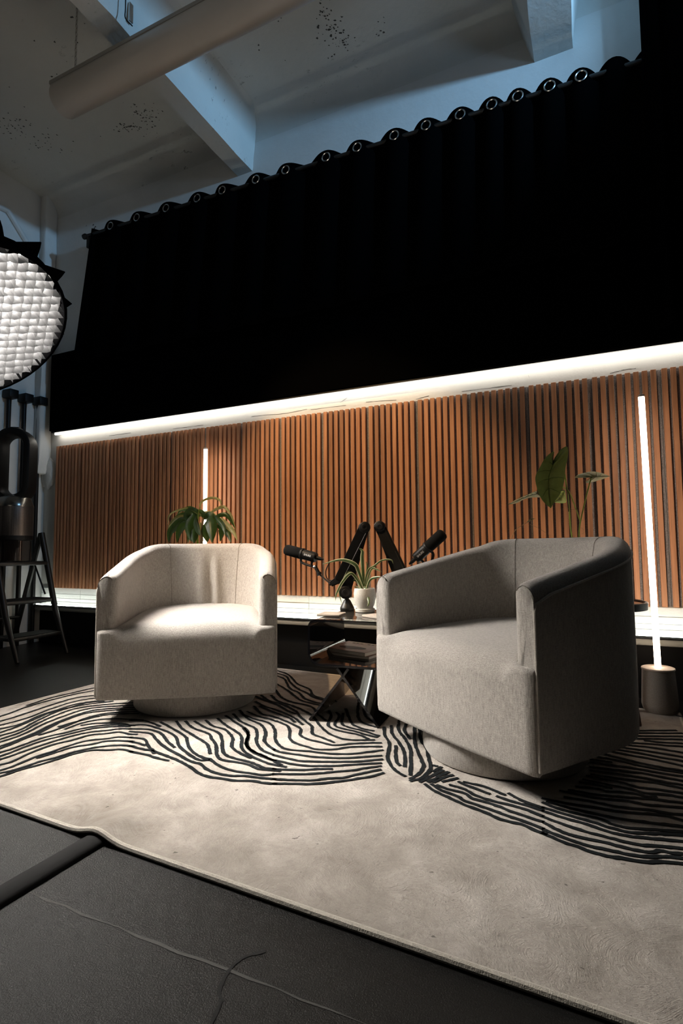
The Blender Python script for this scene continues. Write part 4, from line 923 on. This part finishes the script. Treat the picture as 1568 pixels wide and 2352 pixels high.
# ------------------------------------------------------------------ softbox (key light)
sb = at(-84, 730, Y=1.52)
nb = (Vector((-1.38, 1.72, 0.22))-sb).normalized()
SBX = thing('softbox', 'large round softbox with white fabric grid, lit, upper left', 'softbox', sb)
mx = axis_mat((0, 0, 0), nb)
RB = 0.45
obj('shell', lathe(bmesh.new(), [(0.09, -0.42), (0.17, -0.38), (0.29, -0.26), (0.41, -0.12), (RB, -0.03), (RB+.004, 0.0), (RB, 0.0), (0.405, -0.12), (0.28, -0.25), (0.16, -0.37), (0.09, -0.405)], 16, mx, cap=False), M['cloth'], SBX)
obj('rim', lathe(bmesh.new(), [(RB-.004, -0.01), (RB+.012, -0.008), (RB+.012, 0.070), (RB-.004, 0.073)], 48, mx, cap=False), M['cloth'], SBX)
obj('diffuser', lathe(bmesh.new(), [(RB-.02, -0.006), (0.001, -0.006)], 48, mx, cap=False), M['diffuser'], SBX)
obj('lamp_head', lathe(bmesh.new(), [(0.06, -0.68), (0.075, -0.66), (0.075, -0.46), (0.10, -0.43), (0.10, -0.405)], 24, mx), M['black'], SBX)
cell = 0.045; e1 = Vector((math.cos(PI*.22), math.sin(PI*.22), 0)); e2 = Vector((-e1.y, e1.x, 0))
for a, c in ((e1, e2), (e2, e1)):
    k = -int(RB/cell)
    while k*cell < RB-.01:
        o_ = k*cell
        if abs(o_) < RB-.012:
            hl = math.sqrt((RB-.006)**2-o_**2); bm = bmesh.new(); ns = max(2, int(2*hl/0.0225))
            A, Bq = [], []
            for i in range(ns+1):
                s = -hl+2*hl*i/ns; wv = 0.0035*math.sin(i*PI/2+k*1.7)
                A.append(bm.verts.new(mx @ (a*s+c*(o_+wv)+Vector((0, 0, 0.004))))); Bq.append(bm.verts.new(mx @ (a*s+c*(o_-wv*0.6)+Vector((0, 0, 0.070+0.003*math.sin(i*2.1+k))))))
            for i in range(ns): bm.faces.new((A[i], A[i+1], Bq[i+1], Bq[i]))
            obj('grid_strip', bm, M['grid'], SBX, False)
        k += 1
for k in range(16):
    a = 2*PI*k/16+0.1; d = Vector((math.cos(a), math.sin(a), 0)); q = Vector((-d.y, d.x, 0))
    bm = bmesh.new(); ps = [d*(RB+.006)+q*0.06, d*(RB+.006)-q*0.06, d*(RB+.05)-q*0.04, d*(RB+.075)-q*0.025, d*(RB+.055)+q*0.0]
    f0 = [bm.verts.new(mx @ (p+Vector((0, 0, -0.012)))) for p in ps]; f1 = [bm.verts.new(mx @ (p+Vector((0, 0, -0.006)))) for p in ps]
    bm.faces.new(f0[::-1]); bm.faces.new(f1)
    for i in range(5): bm.faces.new((f0[i], f0[(i+1) % 5], f1[(i+1) % 5], f1[i]))
    obj('tab', bm, M['cloth'], SBX, False)
# boom stand carrying it, left of the frame
tail = sb - nb*0.695; bs = Vector((-3.35, 0.85, 0))
t = thing('light_stand', 'black boom stand carrying the round softbox', 'light stand', bs)
obj('column', tube(bmesh.new(), [bs+Vector((0, 0, 0.10)), bs+Vector((0, 0, 2.55))], [0.018, 0.013], 12), M['black_metal'], t, off=bs)
obj('boom', tube(bmesh.new(), [bs+Vector((0.02, -0.25, 2.52)), tail], 0.012, 10), M['black_metal'], t, off=bs)
for k in range(3):
    a = 2*PI*k/3+0.4
    obj('leg', tube(bmesh.new(), [bs+Vector((0, 0, 0.55)), bs+Vector((0.26*math.cos(a), 0.26*math.sin(a), 0.012))], 0.011, 8), M['black_metal'], t, off=bs)

# ------------------------------------------------------------------ ceiling light fixture
cx0, cx1, cy_, cz_ = -2.56, -0.10, 1.905, 3.205
FX = thing('ceiling_fixture', 'long unlit tubular ceiling fixture hanging on chains below the beam', 'ceiling light', (cx0, cy_, cz_)); fo = FX.location
bm = bmesh.new(); prof = [(0.085*math.sin(a), -0.085*math.cos(a)) for a in [math.radians(-118+236*k/24) for k in range(25)]]
rows = [[bm.verts.new((x, cy_+p[0]*s, cz_+p[1]*s)) for p in prof] for x, s in ((cx0, 0.93), (cx0+0.012, 1.0), (cx1-0.012, 1.0), (cx1, 0.93))]
for A, Bq in zip(rows, rows[1:]):
    for i in range(24): bm.faces.new((A[i], A[i+1], Bq[i+1], Bq[i]))
bm.faces.new(rows[0]); bm.faces.new(rows[-1][::-1]); obj('lens', bm, M['fixture'], FX, off=fo)
obj('channel', B((cx0-.004, cy_-0.079, cz_+0.040), (cx1+.004, cy_+0.079, cz_+0.062), 0.004), M['fixmetal'], FX, False, off=fo)
for x in (cx0+0.10, cx1-0.25):
    bm = bmesh.new(); z = cz_+0.062; i = 0
    while z < ZC-0.02:
        c = Vector((x, cy_, z+0.012)); ax = Vector((1, 0, 0)) if i % 2 else Vector((0, 1, 0))
        tube(bm, [c+ax*0.005*math.cos(a)+Vector((0, 0, 0.014*math.sin(a))) for a in [2*PI*k/10 for k in range(10)]], 0.0016, 5, closed=True); z += 0.0235; i += 1
    obj('chain', bm, M['fixmetal'], FX, off=fo)
# small bracket with a hanging wire on the beam
wb = at(300, 30, X=-2.02)
t = thing('beam_bracket', 'small metal bracket with dangling black wire on the beam side', 'bracket', wb)
obj('plate', B(wb-Vector((0.006, 0.012, 0.05)), wb+Vector((0.006, 0.012, 0.05)), 0.002), M['chrome'], t, off=wb)
obj('wire', tube(bmesh.new(), spline([at(289, -30, X=-1.99), at(288, 20, X=-1.99), at(288, 42, X=-1.99), at(304, 60, X=-1.99)], 4), 0.003, 6), M['black'], t, off=wb)
